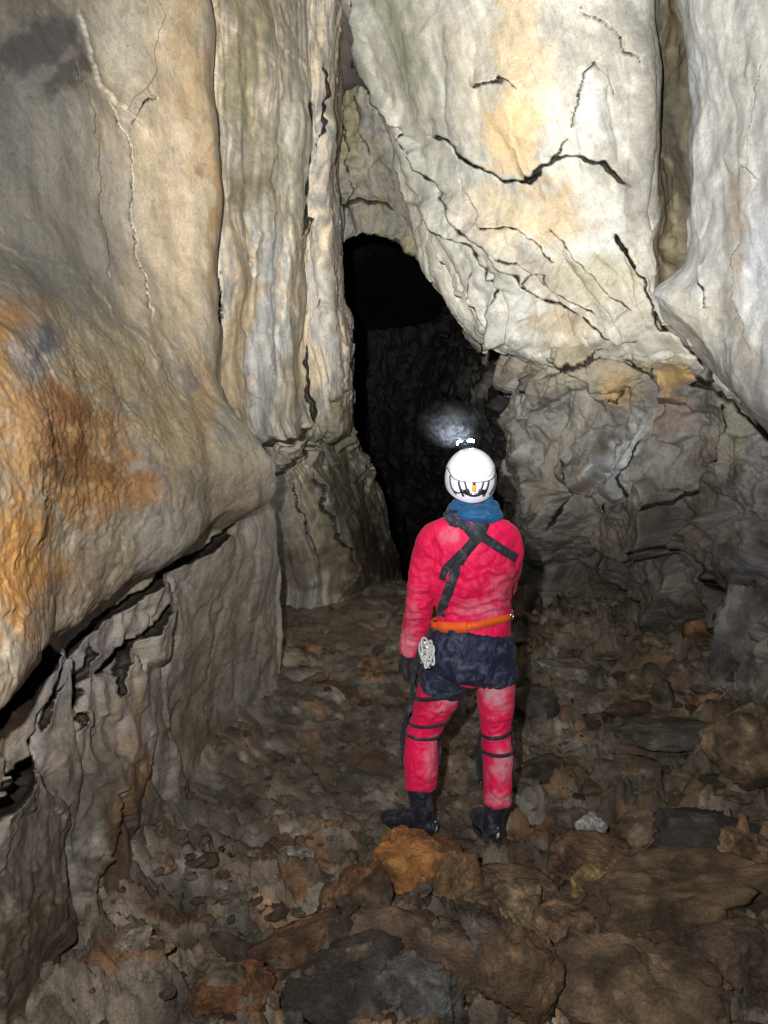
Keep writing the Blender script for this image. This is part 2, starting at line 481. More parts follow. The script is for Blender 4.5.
def lw_col(c):
    px, py = c['px'], c['py']
    C = mixn(c, [TAN * .92, GREY * 1.1, np.array([.36, .30, .22])], 1.1, 4)
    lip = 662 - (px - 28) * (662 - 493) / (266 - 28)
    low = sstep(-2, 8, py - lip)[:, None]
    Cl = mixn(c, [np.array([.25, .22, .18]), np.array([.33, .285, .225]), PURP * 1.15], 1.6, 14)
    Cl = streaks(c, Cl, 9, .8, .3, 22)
    C = streaks(c, C, 10, .45, .22, 2)
    C = blobs(px, py, C, [
      (30,70,75,130,5,GREY*.72,.85),(35,180,65,110,0,GREY*1.02,.7),(45,45,60,28,-18,np.array([.075,.072,.08]),.85),(62,78,40,12,-30,DGREY*.7,.85),
      (118,40,42,50,0,CREAM*.86,.8),(172,190,48,220,0,np.array([.47,.38,.265]),.85),(140,150,22,36,15,np.array([.52,.43,.29]),.9),
      (190,60,16,140,-4,np.array([.36,.26,.14]),.65),(213,200,7,150,0,np.array([.34,.22,.11]),.8),(85,200,16,120,-6,GREY*1.15,.7),
      (30,275,110,26,28,GREY*.8,.8),(110,240,26,70,0,GREY*1.1,.6),
      (180,430,70,34,48,np.array([.44,.35,.205]),.85),(110,360,80,32,48,np.array([.38,.315,.19]),.8),(205,400,18,60,-14,np.array([.42,.29,.16]),.7),
      (65,440,110,85,30,ORANGE*.85,.75),(20,560,60,75,0,ORANGE*1.15,.9),(10,340,50,60,0,ORANGE*1.0,.75),(120,500,60,30,-15,np.array([.38,.19,.07]),.8),
      (35,355,34,42,20,np.array([.25,.24,.24]),.85),(45,345,14,26,10,np.array([.11,.11,.13]),.8),(90,455,62,18,20,RUST*.8,.75),(70,405,30,22,10,RUST*.8,.7),
      (60,470,30,14,10,np.array([.08,.04,.02]),.6),
      (215,480,60,24,-20,np.array([.38,.33,.25]),.8),(70,590,90,20,-35,np.array([.22,.17,.12]),.7),(160,440,40,12,48,np.array([.5,.42,.28]),.5)], 3)
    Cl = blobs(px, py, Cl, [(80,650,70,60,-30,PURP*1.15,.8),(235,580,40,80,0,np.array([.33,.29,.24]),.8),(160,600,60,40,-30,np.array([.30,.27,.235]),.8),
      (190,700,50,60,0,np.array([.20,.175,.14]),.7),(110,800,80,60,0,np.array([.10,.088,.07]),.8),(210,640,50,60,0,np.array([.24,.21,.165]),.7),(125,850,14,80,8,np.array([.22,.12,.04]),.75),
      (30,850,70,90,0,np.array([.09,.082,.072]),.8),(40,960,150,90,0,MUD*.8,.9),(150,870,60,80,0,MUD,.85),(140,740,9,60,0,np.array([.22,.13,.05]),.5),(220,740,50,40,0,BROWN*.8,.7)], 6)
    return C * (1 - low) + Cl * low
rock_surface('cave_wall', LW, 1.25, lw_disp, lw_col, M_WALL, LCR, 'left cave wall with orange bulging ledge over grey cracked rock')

# ------------------------------------------------------------------ B: vertical fold beside it
def rowB(y, xs, ts): return [(x, y, t) for x, t in zip(xs, ts)]
BW = [
 rowB(-260,(150,200,240,280,305,330,352,356),(5.6,5.0,5.2,5.7,6.1,6.2,6.7,8.2)),
 rowB(0,  (160,206,248,288,308,328,346,352),(5.4,4.95,5.2,5.7,6.1,6.1,6.6,8.2)),
 rowB(120,(165,216,250,290,309,326,336,344),(5.4,4.95,5.25,5.7,6.2,6.2,6.7,8.2)),
 rowB(210,(170,219,252,288,305,320,336,340),(5.4,4.95,5.3,5.7,6.3,6.3,6.7,8.2)),
 rowB(300,(175,218,250,282,302,320,340,340),(5.4,4.95,5.35,5.75,6.3,6.3,6.75,8.3)),
 rowB(380,(180,212,250,284,306,330,351,350),(5.4,4.95,5.3,5.75,6.3,6.3,6.7,8.3)),
 rowB(432,(190,222,255,288,313,338,353,352),(5.3,4.9,5.2,5.7,6.2,6.5,6.9,8.3)),
 rowB(450,(195,228,260,290,312,340,360,358),(5.5,5.1,5.35,5.8,6.3,7.2,7.8,8.6)),
 rowB(478,(200,232,262,292,318,350,374,372),(5.6,5.3,5.5,5.85,6.3,7.6,8.6,9.4)),
 rowB(530,(200,240,272,305,335,368,388,385),(6.0,5.8,5.9,6.1,6.4,7.8,9.1,10)),
 rowB(585,(200,240,276,315,358,385,402,398),(6.4,6.3,6.3,6.4,6.8,8.2,9.5,10.4)),
 rowB(680,(200,240,280,320,372,400,420,412),(6.8,6.6,6.5,6.6,7.0,8.4,9.9,10.6)),
]
BCR = [
 ([(305,95),(308,150),(306,190),(304,215),(296,228),(290,240)], 0.96, 0.078, .05, 10),
 ([(325,60),(327,100),(322,130),(314,160),(308,190),(303,215),(299,235)], 0.96, 0.067, .04, 9),
 ([(222,270),(219,320),(214,372)], 0.84, 0.056, .02, 8),
 ([(318,300),(312,330),(306,360),(308,390),(316,412),(315,425)], 0.96, 0.078, .05, 12),
 ([(316,424),(300,434),(286,440),(262,448),(246,454)], 0.90, 0.056, .06, 12),
 ([(314,442),(298,456),(284,466),(270,474),(262,486)], 0.84, 0.039, .05, 8),
 ([(250,452),(268,466),(290,462)], 0.72, 0.028, .03, 8),
 ([(285,478),(300,520),(318,560)], 0.72, 0.022, .03, 10),
 ([(308,470),(322,510),(340,550),(352,585)], 0.78, 0.028, .03, 10),
 
 ([(350,388),(340,396),(330,404)], 0.84, 0.045, .04, 8),
 
 ([(250,230),(246,250),(248,280)], 0.72, 0.011, .02, 10),
 
]
BR = [([(298,60),(300,150),(298,220),(285,300),(290,420)],12,.05),([(325,80),(322,160),(316,230),(330,320),(338,400)],9,.06),([(262,-20),(268,80),(262,180),(258,300),(268,430)],10,.03),
 ([(340,300),(345,350),(340,385)],8,.05),([(318,470),(335,520),(352,590)],9,.05),([(285,490),(300,540),(310,590)],12,.04),([(235,250),(232,330),(245,430)],10,.03)]
def b_disp(c):
    P, px, py = c['P'], c['px'], c['py']
    w = fbm(P, .9, 3, .5, 25)
    Q = np.stack([(c['u'] + .16 * w) * 7, c['v'] * .55, P[:, 2] * .05], 1)
    h = fbm(Q, 1, 2, .3, 3) * .016 + w * .06 + fbm(P, 4, 3, .45, 7) * .012 + fbm(P, 30, 3, .6, 17) * .001 + ribs(px, py, BR, 2)
    pl, e, _ = plates(P, (4, 3, 5), 33)
    brk = np.exp(-((py - 455) / 18.) ** 2) + sstep(330, 360, px) * .3
    h += brk * pl * .07 + pl * .008
    return h
def b_col(c):
    px, py = c['px'], c['py']
    C = mixn(c, [GREY * 1.12, TAN * .9, np.array([.3, .28, .25])], 1.2, 44)
    w = fbm(c['P'], 1.2, 3, .5, 70) * .16
    s = np.sin((c['u'] + w) * 55 + fbm(np.stack([c['u'] * 14, c['v'] * .6, c['u'] * 0], 1), 1, 3, .6, 71) * 4)
    C = C * (1 + .30 * s[:, None]) * (1 + .12 * s[:, None] * np.array([.6, 0, -.8]))
    C = streaks(c, C, 16, .4, .5, 45)
    C = blobs(px, py, C, [(245,60,26,90,0,OLIVE*.75,.75),(262,170,34,60,0,OLIVE*.9,.6),(258,185,26,18,-10,np.array([.12,.10,.06]),.6),(235,330,18,90,0,np.array([.36,.26,.15]),.7),
      (288,120,18,120,0,np.array([.38,.37,.30]),.6),(262,340,16,130,0,BLUE,.75),(296,350,14,80,0,np.array([.38,.31,.21]),.6),
      (325,300,16,70,-10,np.array([.33,.32,.30]),.7),(285,520,20,60,-15,np.array([.34,.31,.26]),.7),(322,530,14,70,-22,np.array([.36,.30,.2]),.6),
      (350,500,40,90,-20,OLIVE*.42,.9),(370,560,40,60,-20,BROWN*.4,.9),(345,430,20,30,-10,OLIVE*.6,.8),(300,455,50,12,-18,np.array([.22,.20,.16]),.6),(320,565,60,22,0,BROWN*.8,.6)], 9)  # dark olive and brown patches at right paint in the turned-away flank's shade
    return C
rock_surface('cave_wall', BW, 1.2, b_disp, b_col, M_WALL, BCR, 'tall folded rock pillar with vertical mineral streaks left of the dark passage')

# ------------------------------------------------------------------ G: arch block over the passage
GW = [
 rowB(-260,(300,325,350,375,400,440,480),(8.6,7.9,7.6,7.3,7.2,7.1,7.0)),
 rowB(0,(300,325,348,372,400,440,480),(8.4,7.8,7.5,7.2,7.1,7.0,7.0)),
 rowB(100,(300,322,345,370,400,440,480),(8.3,7.8,7.5,7.3,7.2,7.2,7.2)),
 rowB(180,(300,320,342,368,400,440,480),(8.3,7.8,7.55,7.4,7.4,7.5,7.6)),
 [(300,226,8.3),(322,226,7.9),(340,216,7.6),(366,212,7.45),(402,226,7.5),(440,262,7.6),(480,330,7.8)],
 [(300,262,8.4),(326,262,8.0),(343,238,7.65),(366,233,7.5),(402,244,7.6),(440,282,7.7),(480,350,7.9)],
 [(300,262,8.8),(326,262,8.4),(343,237,8.0),(366,231,7.9),(402,242,8.0),(440,280,8.1),(480,348,8.2)],
 [(300,200,11),(326,200,11),(343,180,11),(366,175,11),(402,180,11),(440,200,11),(480,250,11)],
]
GCR = [
 ([(358,60),(364,85),(374,98)], 1.6, .08, .04, 8),
 ([(345,120),(350,170),(352,200),(345,222)], 1.4, .03, .03, 10),
 ([(352,90),(362,130),(372,160)], 1.2, .04, .03, 8),
 ([(333,226),(345,206),(362,198),(385,205),(400,215)], 1.4, .03, .04, 8),
 ([(345,0),(350,40),(344,70)], 1.6, .08, -.04, 8),
]
def g_disp(c):
    P = c['P']; w = fbm(P, 1, 3, .5, 55)
    Q = np.stack([(c['u'] + .2 * w) * 6, c['v'] * .8, P[:, 2] * .05], 1)
    pl, _, _ = plates(P, (4, 3, 4), 57)
    return fbm(Q, 1, 4, .55, 53) * .05 + w * .06 + fbm(P, 6, 4, .55, 57) * .018 + pl * .025 + fbm(P, 30, 3, .6, 17) * .003
def g_col(c):
    C = mixn(c, [GREY * .8, OLIVE * .9, np.array([.22, .21, .18])], 1.5, 54)
    C = streaks(c, C, 12, .6, .4, 51)
    return blobs(c['px'], c['py'], C, [(345,60,26,60,0,OLIVE*.8,.7),(350,150,24,50,0,OLIVE*1.05,.6),(360,225,40,26,0,GREY*.6,.7),(375,60,22,60,-14,np.array([.35,.34,.27]),.7),(395,200,25,60,-10,GREY*.5,.7)], 12)
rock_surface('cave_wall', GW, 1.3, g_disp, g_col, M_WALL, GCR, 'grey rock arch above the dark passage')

# ------------------------------------------------------------------ D: inside of the passage
DW = [
 rowB(150,(250,330,380,420,460,500,540,600),(8.5,15,22,22,17,12,10.5,8.6)),
 rowB(260,(250,330,380,420,460,500,540,600),(8.5,15,22,22,17,11.5,10,8.4)),
 rowB(360,(250,335,385,425,458,492,530,600),(8.6,15,22,21,15,10.6,9.3,8.2)),
 rowB(440,(250,340,390,425,455,490,520,600),(8.8,15,22,20,14,10.2,9.0,8.0)),
 rowB(520,(250,345,395,430,455,490,522,600),(9.0,15,22,20,14,10.2,9.0,8.0)),
 rowB(600,(250,350,400,432,458,495,525,600),(9.2,15,22,20,14,10.3,9,8)),
 rowB(700,(250,350,400,435,460,500,530,600),(9.2,15,22,20,14,10.4,9,8)),
]
DCR = [([(470,345),(484,360),(482,400),(476,440)],3,.2,.1,12),([(500,352),(498,400),(505,440),(512,480)],2.5,.15,.1,12),([(440,300),(450,350),(446,420)],3,.15,.1,14)]
def d_disp(c):
    P = c['P']; pl, _, _ = plates(P, (2.6, 2, 1.5), 67); pl2, _, _ = plates(P, (6, 5, 4), 68)
    return pl * .22 + pl2 * .02 + fbm(P, 2, 5, .5, 61) * .12
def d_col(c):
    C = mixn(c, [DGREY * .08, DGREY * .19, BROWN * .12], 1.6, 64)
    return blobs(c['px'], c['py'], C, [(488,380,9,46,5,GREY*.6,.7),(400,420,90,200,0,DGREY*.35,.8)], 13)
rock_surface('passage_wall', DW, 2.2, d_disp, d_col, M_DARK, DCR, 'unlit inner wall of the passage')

# ------------------------------------------------------------------ F: big pale slab, upper right
def rowF(y, xs, ts): return [(x, y, t) for x, t in zip(xs, ts)]
FW = [
 [(250,-270,7.2),(262,-270,6.0),(330,-270,5.3),(430,-270,4.7),(520,-270,4.4),(600,-270,4.35),(650,-270,4.5),(668,-270,5.1),(700,-270,5.2),(740,-270,5.2)],
 [(345,0,7.4),(338,0,6.4),(385,0,5.8),(450,0,5.25),(530,0,4.9),(605,0,4.85),(652,0,5.0),(664,0,5.4),(700,0,5.6),(740,0,5.6)],
 [(392,95,7.6),(384,95,6.6),(420,95,6.0),(470,95,5.4),(540,95,5.05),(610,95,5.0),(654,95,5.1),(666,95,5.55),(700,95,5.75),(740,95,5.8)],
 [(417,180,7.7),(408,180,6.7),(440,180,6.15),(490,180,5.65),(550,180,5.3),(610,180,5.2),(655,180,5.25),(668,180,5.65),(700,180,5.8),(740,180,5.9)],
 [(434,255,7.8),(425,255,6.7),(458,255,6.25),(505,255,5.85),(560,255,5.6),(615,255,5.45),(655,262,5.4),(668,262,5.6),(700,262,5.65),(740,262,5.8)],
 [(458,303,7.8),(450,303,6.6),(480,303,6.3),(520,303,6.0),(570,303,5.8),(620,305,5.6),(658,310,5.45),(680,312,5.4),(700,315,5.4),(740,320,5.5)],
 [(478,332,7.8),(472,334,6.55),(496,340,6.2),(530,340,6.0),(575,340,5.85),(622,338,5.65),(660,335,5.45),(690,345,5.35),(715,365,5.3),(760,400,5.3)],
 [(486,345,7.8),(484,347,6.6),(502,351,6.3),(534,354,6.1),(578,356,6.0),(624,354,5.8),(662,350,5.58),(690,360,5.5),(715,378,5.45),(760,415,5.4)],
 [(488,347,7.8),(488,349,7.0),(504,353,6.8),(538,366,6.35),(582,378,6.3),(628,378,6.15),(666,374,5.95),(694,380,5.9),(718,395,5.9),(760,430,5.8)],
]
FCR = [
 # long wavy crack
 ([(430,135),(445,137),(460,152),(475,165),(492,173),(505,181),(525,182),(536,177),(546,168)], 3.2, .14, .05, 26),
 ([(524,183),(534,178),(544,169),(555,159),(566,157),(584,158),(600,161),(615,173),(630,189)], 1.7, .07, .04, 26),
 ([(555,158),(563,145),(570,138)], 1.2, .05, 0.022, 8),
 ([(474,86),(490,84),(500,83),(505,77),(512,80),(522,89)], 1.5, .05, 0.053, 14),
 # left stack of edges
 ([(350,0),(362,50),(378,85),(392,108),(404,120),(412,132),(416,150)], 1.8, .14, 0.090, 12),
 ([(416,150),(428,168),(440,180),(446,195)], 2.4, .14, 0.090, 12),
 ([(384,140),(392,155),(400,168),(408,185),(412,210)], 1.5, .12, 0.075, 10),
 ([(428,195),(432,210),(442,228),(455,236),(470,243),(478,252),(486,265),(498,282),(500,300)], 2.0, .12, 0.090, 12),
 ([(440,190),(452,210),(465,230),(478,240),(492,246),(505,262),(520,275),(530,290),(535,298),(552,302),(566,306),(580,318)], 2.4, .12, 0.083, 16),
 ([(460,178),(472,198),(486,226),(500,226),(522,224),(530,232),(542,248),(556,262)], 1.5, .08, 0.053, 14),
 ([(535,298),(528,280),(545,270),(552,290)], .9, .03, 0.015, 8),
 ([(548,232),(570,252),(590,275),(610,296),(636,310)], 1.2, .06, 0.038, 14),
 ([(500,250),(530,268),(556,292),(584,306),(600,318)], 1.0, .05, 0.030, 10),
 ([(460,300),(450,280),(440,260),(430,235),(428,200)], 1.2, .04, -0.030, 10),
 ([(498,290),(492,320),(494,345)], 2.2, .14, 0.090, 10),
 ([(478,268),(470,300),(486,330)], 1.2, .03, 0.030, 8),
 # upper right faint edges
 ([(577,0),(585,15),(600,22),(612,35),(625,55),(634,72)], .8, .02, 0.015, 12),
 ([(572,130),(576,100),(582,78),(594,64),(604,76),(612,100)], 1.0, .03, -0.030, 14),
 ([(616,236),(622,248),(632,262),(640,268)], 2.4, .12, 0.045, 10),
 ([(634,262),(646,285),(650,305),(656,322)], 1.4, .06, 0.030, 10),
 ([(582,318),(600,330),(618,345),(640,340)], 1.3, .06, 0.038, 10),
 ([(655,312),(662,328),(672,330),(684,342),(698,362),(712,378)], 4.0, .2, 0.060, 12),
]
FR = [([(350,20),(380,90),(404,135),(425,175),(438,215),(462,262),(478,300),(482,345)],11,.07),([(432,195),(455,225),(478,262),(492,300),(498,350)],10,.06),
 ([(470,215),(500,250),(518,290),(524,352)],15,.07),([(418,20),(425,70),(440,125)],14,.04),([(500,215),(545,262),(590,315),(606,345)],14,.05),([(560,240),(610,290),(640,335)],16,.05),
 ([(460,20),(462,90),(470,140)],14,.025),([(592,60),(588,110),(600,170)],18,.035),([(635,20),(640,120),(640,230),(648,290)],13,.05),([(520,230),(570,290),(585,335)],9,.04),([(625,230),(640,290),(650,330)],9,.05)]
def f_disp(c):
    P, px, py = c['P'], c['px'], c['py']
    w = fbm(P, .8, 3, .5, 85)
    Q = np.stack([(c['u'] + .25 * w) * 3.5, c['v'] * .8, P[:, 2] * .05], 1)
    low = sstep(170, 270, py - (px - 440) * .1)
    h = fbm(Q, 1, 2, .35, 83) * .010 * (1 + low) + w * .07 + fbm(P, 3, 3, .42, 87) * .010 + fbm(P, 26, 3, .6, 17) * .0007 + ribs(px, py, FR, 5)
    pl, _, _ = plates(P @ np.array([[.8, .5, 0], [0, 1, 0], [-.5, .3, .85]]), (5, 4, 2.2), 88)
    h += low * pl * .022 + pl * .003
    # blunt dihedral towards the lower left
    rec = sstep(655, 668, px) * sstep(305, 280, py)
    h += rec * (fbm(P, 2, 3, .5, 90) * .06 + pl * .01)
    return h
def f_col(c):
    px, py = c['px'], c['py']
    C = mixn(c, [np.array([.40, .395, .35]), np.array([.46, .44, .375]), np.array([.30, .305, .28])], 1.0, 84)
    C = streaks(c, C, 9, .45, .28, 81, np.array([.23, .20, .14]))
    C = blobs(px, py, C, [(520,40,36,90,0,np.array([.50,.38,.22]),.7),(518,125,38,50,0,np.array([.56,.40,.22]),.85),(560,215,55,34,10,np.array([.42,.31,.19]),.8),(500,215,40,30,20,np.array([.48,.38,.24]),.7),
      (594,110,24,60,0,np.array([.42,.43,.42]),.8),(470,60,24,70,0,CREAM*.9,.6),(420,30,26,60,-14,np.array([.38,.38,.30]),.6),(640,140,22,140,0,GREY*.8,.8),(615,40,34,60,0,GREY*.9,.7),(568,50,22,60,0,GREY*1.05,.7),(610,150,14,60,0,GREY,.6),(400,40,26,60,-16,np.array([.27,.28,.2]),.7),
      (600,230,36,40,0,WHITE*.85,.6),(540,275,60,22,35,np.array([.26,.23,.18]),.7),(600,280,50,26,35,np.array([.27,.25,.17]),.7),(478,225,30,40,-20,np.array([.42,.38,.33]),.5),
      (512,320,12,36,0,np.array([.42,.41,.38]),.8),(470,290,16,40,-30,np.array([.40,.38,.34]),.7),(488,260,16,36,-30,np.array([.22,.21,.18]),.6),(560,325,34,26,0,np.array([.28,.21,.13]),.6),
      (630,320,30,22,0,np.array([.26,.24,.2]),.6)], 17)
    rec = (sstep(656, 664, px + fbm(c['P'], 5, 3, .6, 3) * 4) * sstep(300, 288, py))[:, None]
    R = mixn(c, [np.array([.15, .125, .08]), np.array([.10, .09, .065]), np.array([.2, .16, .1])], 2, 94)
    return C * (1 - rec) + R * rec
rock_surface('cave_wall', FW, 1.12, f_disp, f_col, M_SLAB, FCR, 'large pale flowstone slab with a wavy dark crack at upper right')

# ------------------------------------------------------------------ I: right-hand slab in front
IW = [
 [(690,-270,6.0),(684,-270,4.6),(740,-270,4.1),(800,-270,3.6),(900,-270,3.0),(1050,-270,2.4)],
 [(704,0,6.0),(692,0,4.75),(728,0,4.35),(790,0,3.9),(900,0,3.2),(1050,0,2.4)],
 [(708,95,6.0),(699,95,4.8),(732,95,4.4),(790,95,3.95),(900,95,3.2),(1050,95,2.4)],
 [(704,190,6.0),(694,190,4.85),(730,190,4.45),(790,195,4.0),(900,200,3.25),(1050,200,2.4)],
 [(700,262,6.0),(689,264,4.95),(725,270,4.6),(785,280,4.1),(900,300,3.3),(1050,330,2.4)],
 [(672,290,6.0),(662,296,5.1),(712,318,4.75),(775,350,4.25),(900,400,3.4),(1050,450,2.4)],
 [(672,308,6.0),(664,312,5.15),(706,348,4.85),(765,405,4.4),(900,500,3.5),(1050,600,2.5)],
 [(676,318,6.0),(668,320,5.2),(707,360,4.92),(765,418,4.5),(900,520,3.6),(1050,620,2.6)],
 [(678,320,6.2),(670,322,5.7),(708,362,5.4),(766,420,5.0),(900,522,4.2),(1050,622,3.2)],
]
ICR = [
 ([(732,160),(742,166),(752,180)], 1.2, .05, .02, 8),
 ([(689,262),(695,275),(700,290),(700,310)], 1.5, .10, .03, 9),
 ([(762,60),(750,110),(745,150)], 1.0, .02, .02, 12),
 ([(735,240),(728,280),(738,320),(750,350)], 1.0, .02, .025, 14),
]
def i_disp(c):
    P = c['P']; w = fbm(P, .9, 3, .5, 95)
    Q = np.stack([(c['u'] + .2 * w) * 4, c['v'] * 1.0, P[:, 2] * .05], 1)
    pl, _, _ = plates(P, (3, 3, 2), 98)
    return fbm(Q, 1, 2, .3, 93) * .010 + w * .07 + fbm(P, 4, 3, .45, 97) * .014 + pl * .010 + fbm(P, 30, 3, .6, 17) * .001
def i_col(c):
    C = mixn(c, [np.array([.40, .41, .42]), np.array([.33, .325, .31]), WHITE * .9], 1.3, 104)
    C = streaks(c, C, 9, .6, .25, 101, np.array([.2, .19, .17]))
    return blobs(c['px'], c['py'], C, [(735,230,14,70,0,np.array([.33,.26,.2]),.6),(690,320,30,40,0,CREAM*.95,.6),(765,250,26,60,0,np.array([.40,.42,.46]),.7),(735,330,14,60,-20,np.array([.24,.21,.17]),.6)], 22)
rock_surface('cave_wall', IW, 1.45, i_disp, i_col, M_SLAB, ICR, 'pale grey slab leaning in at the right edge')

# ------------------------------------------------------------------ E: rough wall below
EW = [
 [(560,330,9.0),(532,328,7.0),(565,325,6.45),(620,322,6.2),(672,320,6.0),(720,345,5.75),(790,400,5.3),(900,500,4.4),(1050,600,3.0)],
 [(540,372,8.6),(522,368,6.5),(560,362,6.02),(622,358,5.78),(675,358,5.52),(722,386,5.3),(790,436,5.0),(900,540,4.2),(1050,640,3.0)],
 [(540,410,8.6),(524,405,6.5),(560,405,6.2),(622,400,5.85),(675,402,5.55),(724,420,5.25),(790,465,4.9),(900,570,4.0),(1050,660,2.8)],
 [(540,450,8.6),(524,450,6.7),(560,450,6.35),(622,450,5.95),(678,455,5.6),(730,470,5.1),(790,505,4.7),(900,600,3.8),(1050,690,2.7)],
 [(540,500,8.6),(524,500,6.7),(560,500,6.3),(622,505,5.95),(680,510,5.6),(732,520,5.1),(790,550,4.6),(900,650,3.6),(1050,760,2.6)],
 [(545,550,8.6),(527,550,6.8),(565,552,6.5),(624,556,6.1),(684,562,5.6),(738,575,4.95),(790,600,4.4),(900,720,3.4),(1050,850,2.5)],
 [(548,595,8.6),(528,592,7.0),(570,595,6.75),(628,604,6.3),(688,620,5.65),(740,650,4.85),(795,680,4.2),(900,800,3.3),(1050,950,2.4)],
 [(550,660,8.6),(530,660,7.1),(572,665,6.85),(630,680,6.4),(692,710,5.7),(744,760,4.9),(800,800,4.2),(900,950,3.3),(1050,1150,2.4)],
]
ECR = [
 ([(655,330),(672,340),(690,352),(707,368),(735,398),(767,430),(810,470)], 5.5, .25, -.03, 12),
 ([(512,352),(540,356),(565,372),(590,362),(612,356),(632,352)], 2.0, .10, .07, 12),
 ([(545,376),(558,374),(572,366)], 1.4, .07, .03, 8),
 ([(600,352),(618,358),(640,372),(650,378),(660,366)], 1.8, .10, .05, 9),
 ([(512,378),(517,392),(524,398)], 2.0, .10, .04, 8),
 ([(618,392),(612,404),(604,400)], 1.4, .06, .03, 8),
 ([(688,365),(692,378),(704,384),(718,388),(724,396)], 3.4, .16, .05, 10),
 ([(640,440),(628,460),(620,480),(626,500),(632,520)], 1.8, .07, .04, 10),
 ([(560,460),(572,480),(560,510),(548,530)], 1.8, .08, .05, 12),
 ([(700,470),(690,490),(672,500),(650,515)], 2.0, .10, .05, 12),
 ([(724,400),(722,430),(705,460),(690,490)], 2.2, .08, .05, 14),
 ([(590,560),(600,580),(620,590),(650,600)], 2.2, .10, .05, 10),
 ([(668,540),(690,560),(712,590),(720,640)], 2.6, .12, .06, 12),
 ([(600,500),(610,530),(640,545),(660,540)], 2.0, .08, .05, 12),
]
def e_disp(c):
    P, px, py = c['P'], c['px'], c['py']
    w = fbm(P, 1.0, 3, .5, 115)
    R = np.array([[.85, .3, .4], [-.2, .95, 0], [-.45, 0, .9]])
    pl, _, _ = plates(P @ R, (1.8, 1.6, 1.35), 118, .25); pl2, _, _ = plates(P @ R, (4.2, 4, 3), 119, .2); pl3, _, _ = plates(P, (13, 12, 14), 120)
    bot = sstep(560, 640, py)
    ed = sstep(500, 545, px)
    return (w * .10 + pl * .26 * (.4 + .6 * ed) + pl2 * .06 + pl3 * .012 + fbm(P, 3.2, 4, .5, 117) * .03 + fbm(P, 26, 3, .6, 17) * .005 + bot * pl2 * .06)
def e_col(c):
    px, py = c['px'], c['py']
    C = 1.0 * mixn(c, [DGREY * 1.15, GREY * .62, np.array([.18, .145, .11])], 2.0, 124, (1, 1, .8))
    n = fbm(c['P'], 4, 5, .65, 126)
    C = C * (1 + .5 * sstep(.1, .6, n)[:, None]) * (1 - .4 * sstep(-.1, -.6, n)[:, None])
    return blobs(px, py, C, [(560,366,56,26,0,np.array([.27,.235,.165]),.85),(640,366,60,24,0,np.array([.25,.22,.155]),.85),(560,440,12,60,18,np.array([.2,.19,.165]),.7),(590,500,40,16,-25,np.array([.17,.16,.14]),.7),(690,440,10,40,30,np.array([.2,.19,.17]),.6),(640,545,40,14,20,np.array([.16,.15,.13]),.7),(720,520,14,50,20,np.array([.22,.22,.22]),.6),(605,385,14,26,0,np.array([.34,.23,.09]),.8),(676,370,16,40,0,np.array([.33,.22,.08]),.85),(620,378,24,22,0,np.array([.28,.20,.11]),.6),
      (618,455,16,48,12,np.array([.36,.37,.38]),.9),(613,475,6,26,0,np.array([.15,.16,.18]),.7),(665,420,30,26,0,np.array([.2,.14,.12]),.6),(760,450,34,80,0,np.array([.30,.29,.30]),.75),(735,420,16,50,-10,np.array([.26,.25,.17]),.6),
      (680,500,60,20,-30,DGREY*.6,.6),(570,430,30,30,0,GREY*.75,.6),(668,480,20,30,0,GREY*.8,.6),(745,600,30,60,0,np.array([.26,.26,.28]),.75),(705,590,26,40,0,DGREY*.5,.7),
      (560,530,50,30,0,GREY*.6,.5),(600,600,60,22,0,OLIVE*.5,.6),(745,520,20,30,0,WHITE*.6,.6),(580,400,9,46,25,np.array([.24,.22,.18]),.8),(650,470,8,50,35,np.array([.24,.23,.2]),.7),(540,480,14,36,0,np.array([.2,.175,.135]),.7),(600,540,40,12,-15,np.array([.2,.17,.13]),.7),(715,440,12,40,10,np.array([.27,.25,.2]),.7)], 27)
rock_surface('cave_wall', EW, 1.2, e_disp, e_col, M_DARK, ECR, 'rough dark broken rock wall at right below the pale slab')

# ------------------------------------------------------------------ enclosing chamber, out of frame
def dome():
    nu, nv = 140, 90
    th = np.linspace(0, 2 * np.pi, nu, endpoint=False); ph = np.linspace(-.35 * np.pi, .5 * np.pi, nv)
    T, Pp = np.meshgrid(th, ph)
    V = np.stack([.6 + 6.5 * np.cos(Pp) * np.cos(T), 10 + 32 * np.cos(Pp) * np.sin(T), 1.2 + 4.6 * np.sin(Pp)], 2).reshape(-1, 3)
    h = fbm(V, .5, 5, .55, 140) * .5
    pl, _, _ = plates(V, (.9, .9, .9), 141)
    c = V - np.array([.6, 10, 1.2]); c /= np.linalg.norm(c, axis=1)[:, None]
    V = V + c * (h + pl * .25)[:, None]
    me = mesh_from(V, np.ascontiguousarray(grid_faces(nu, nv, True)), 'dome')
    set_col(me, mixn(dict(P=V), [GREY * .5, BROWN * .8, DGREY], .8, 143) * (1 - .93 * sstep(7.5, 10, V[:, 1]))[:, None])  # colour faded to near-black at the far end, standing in for passage darkness
    return link('cave_ceiling', me, M_DARK)
tag(dome(), 'rough vault of the cave closing overhead', kind='structure')
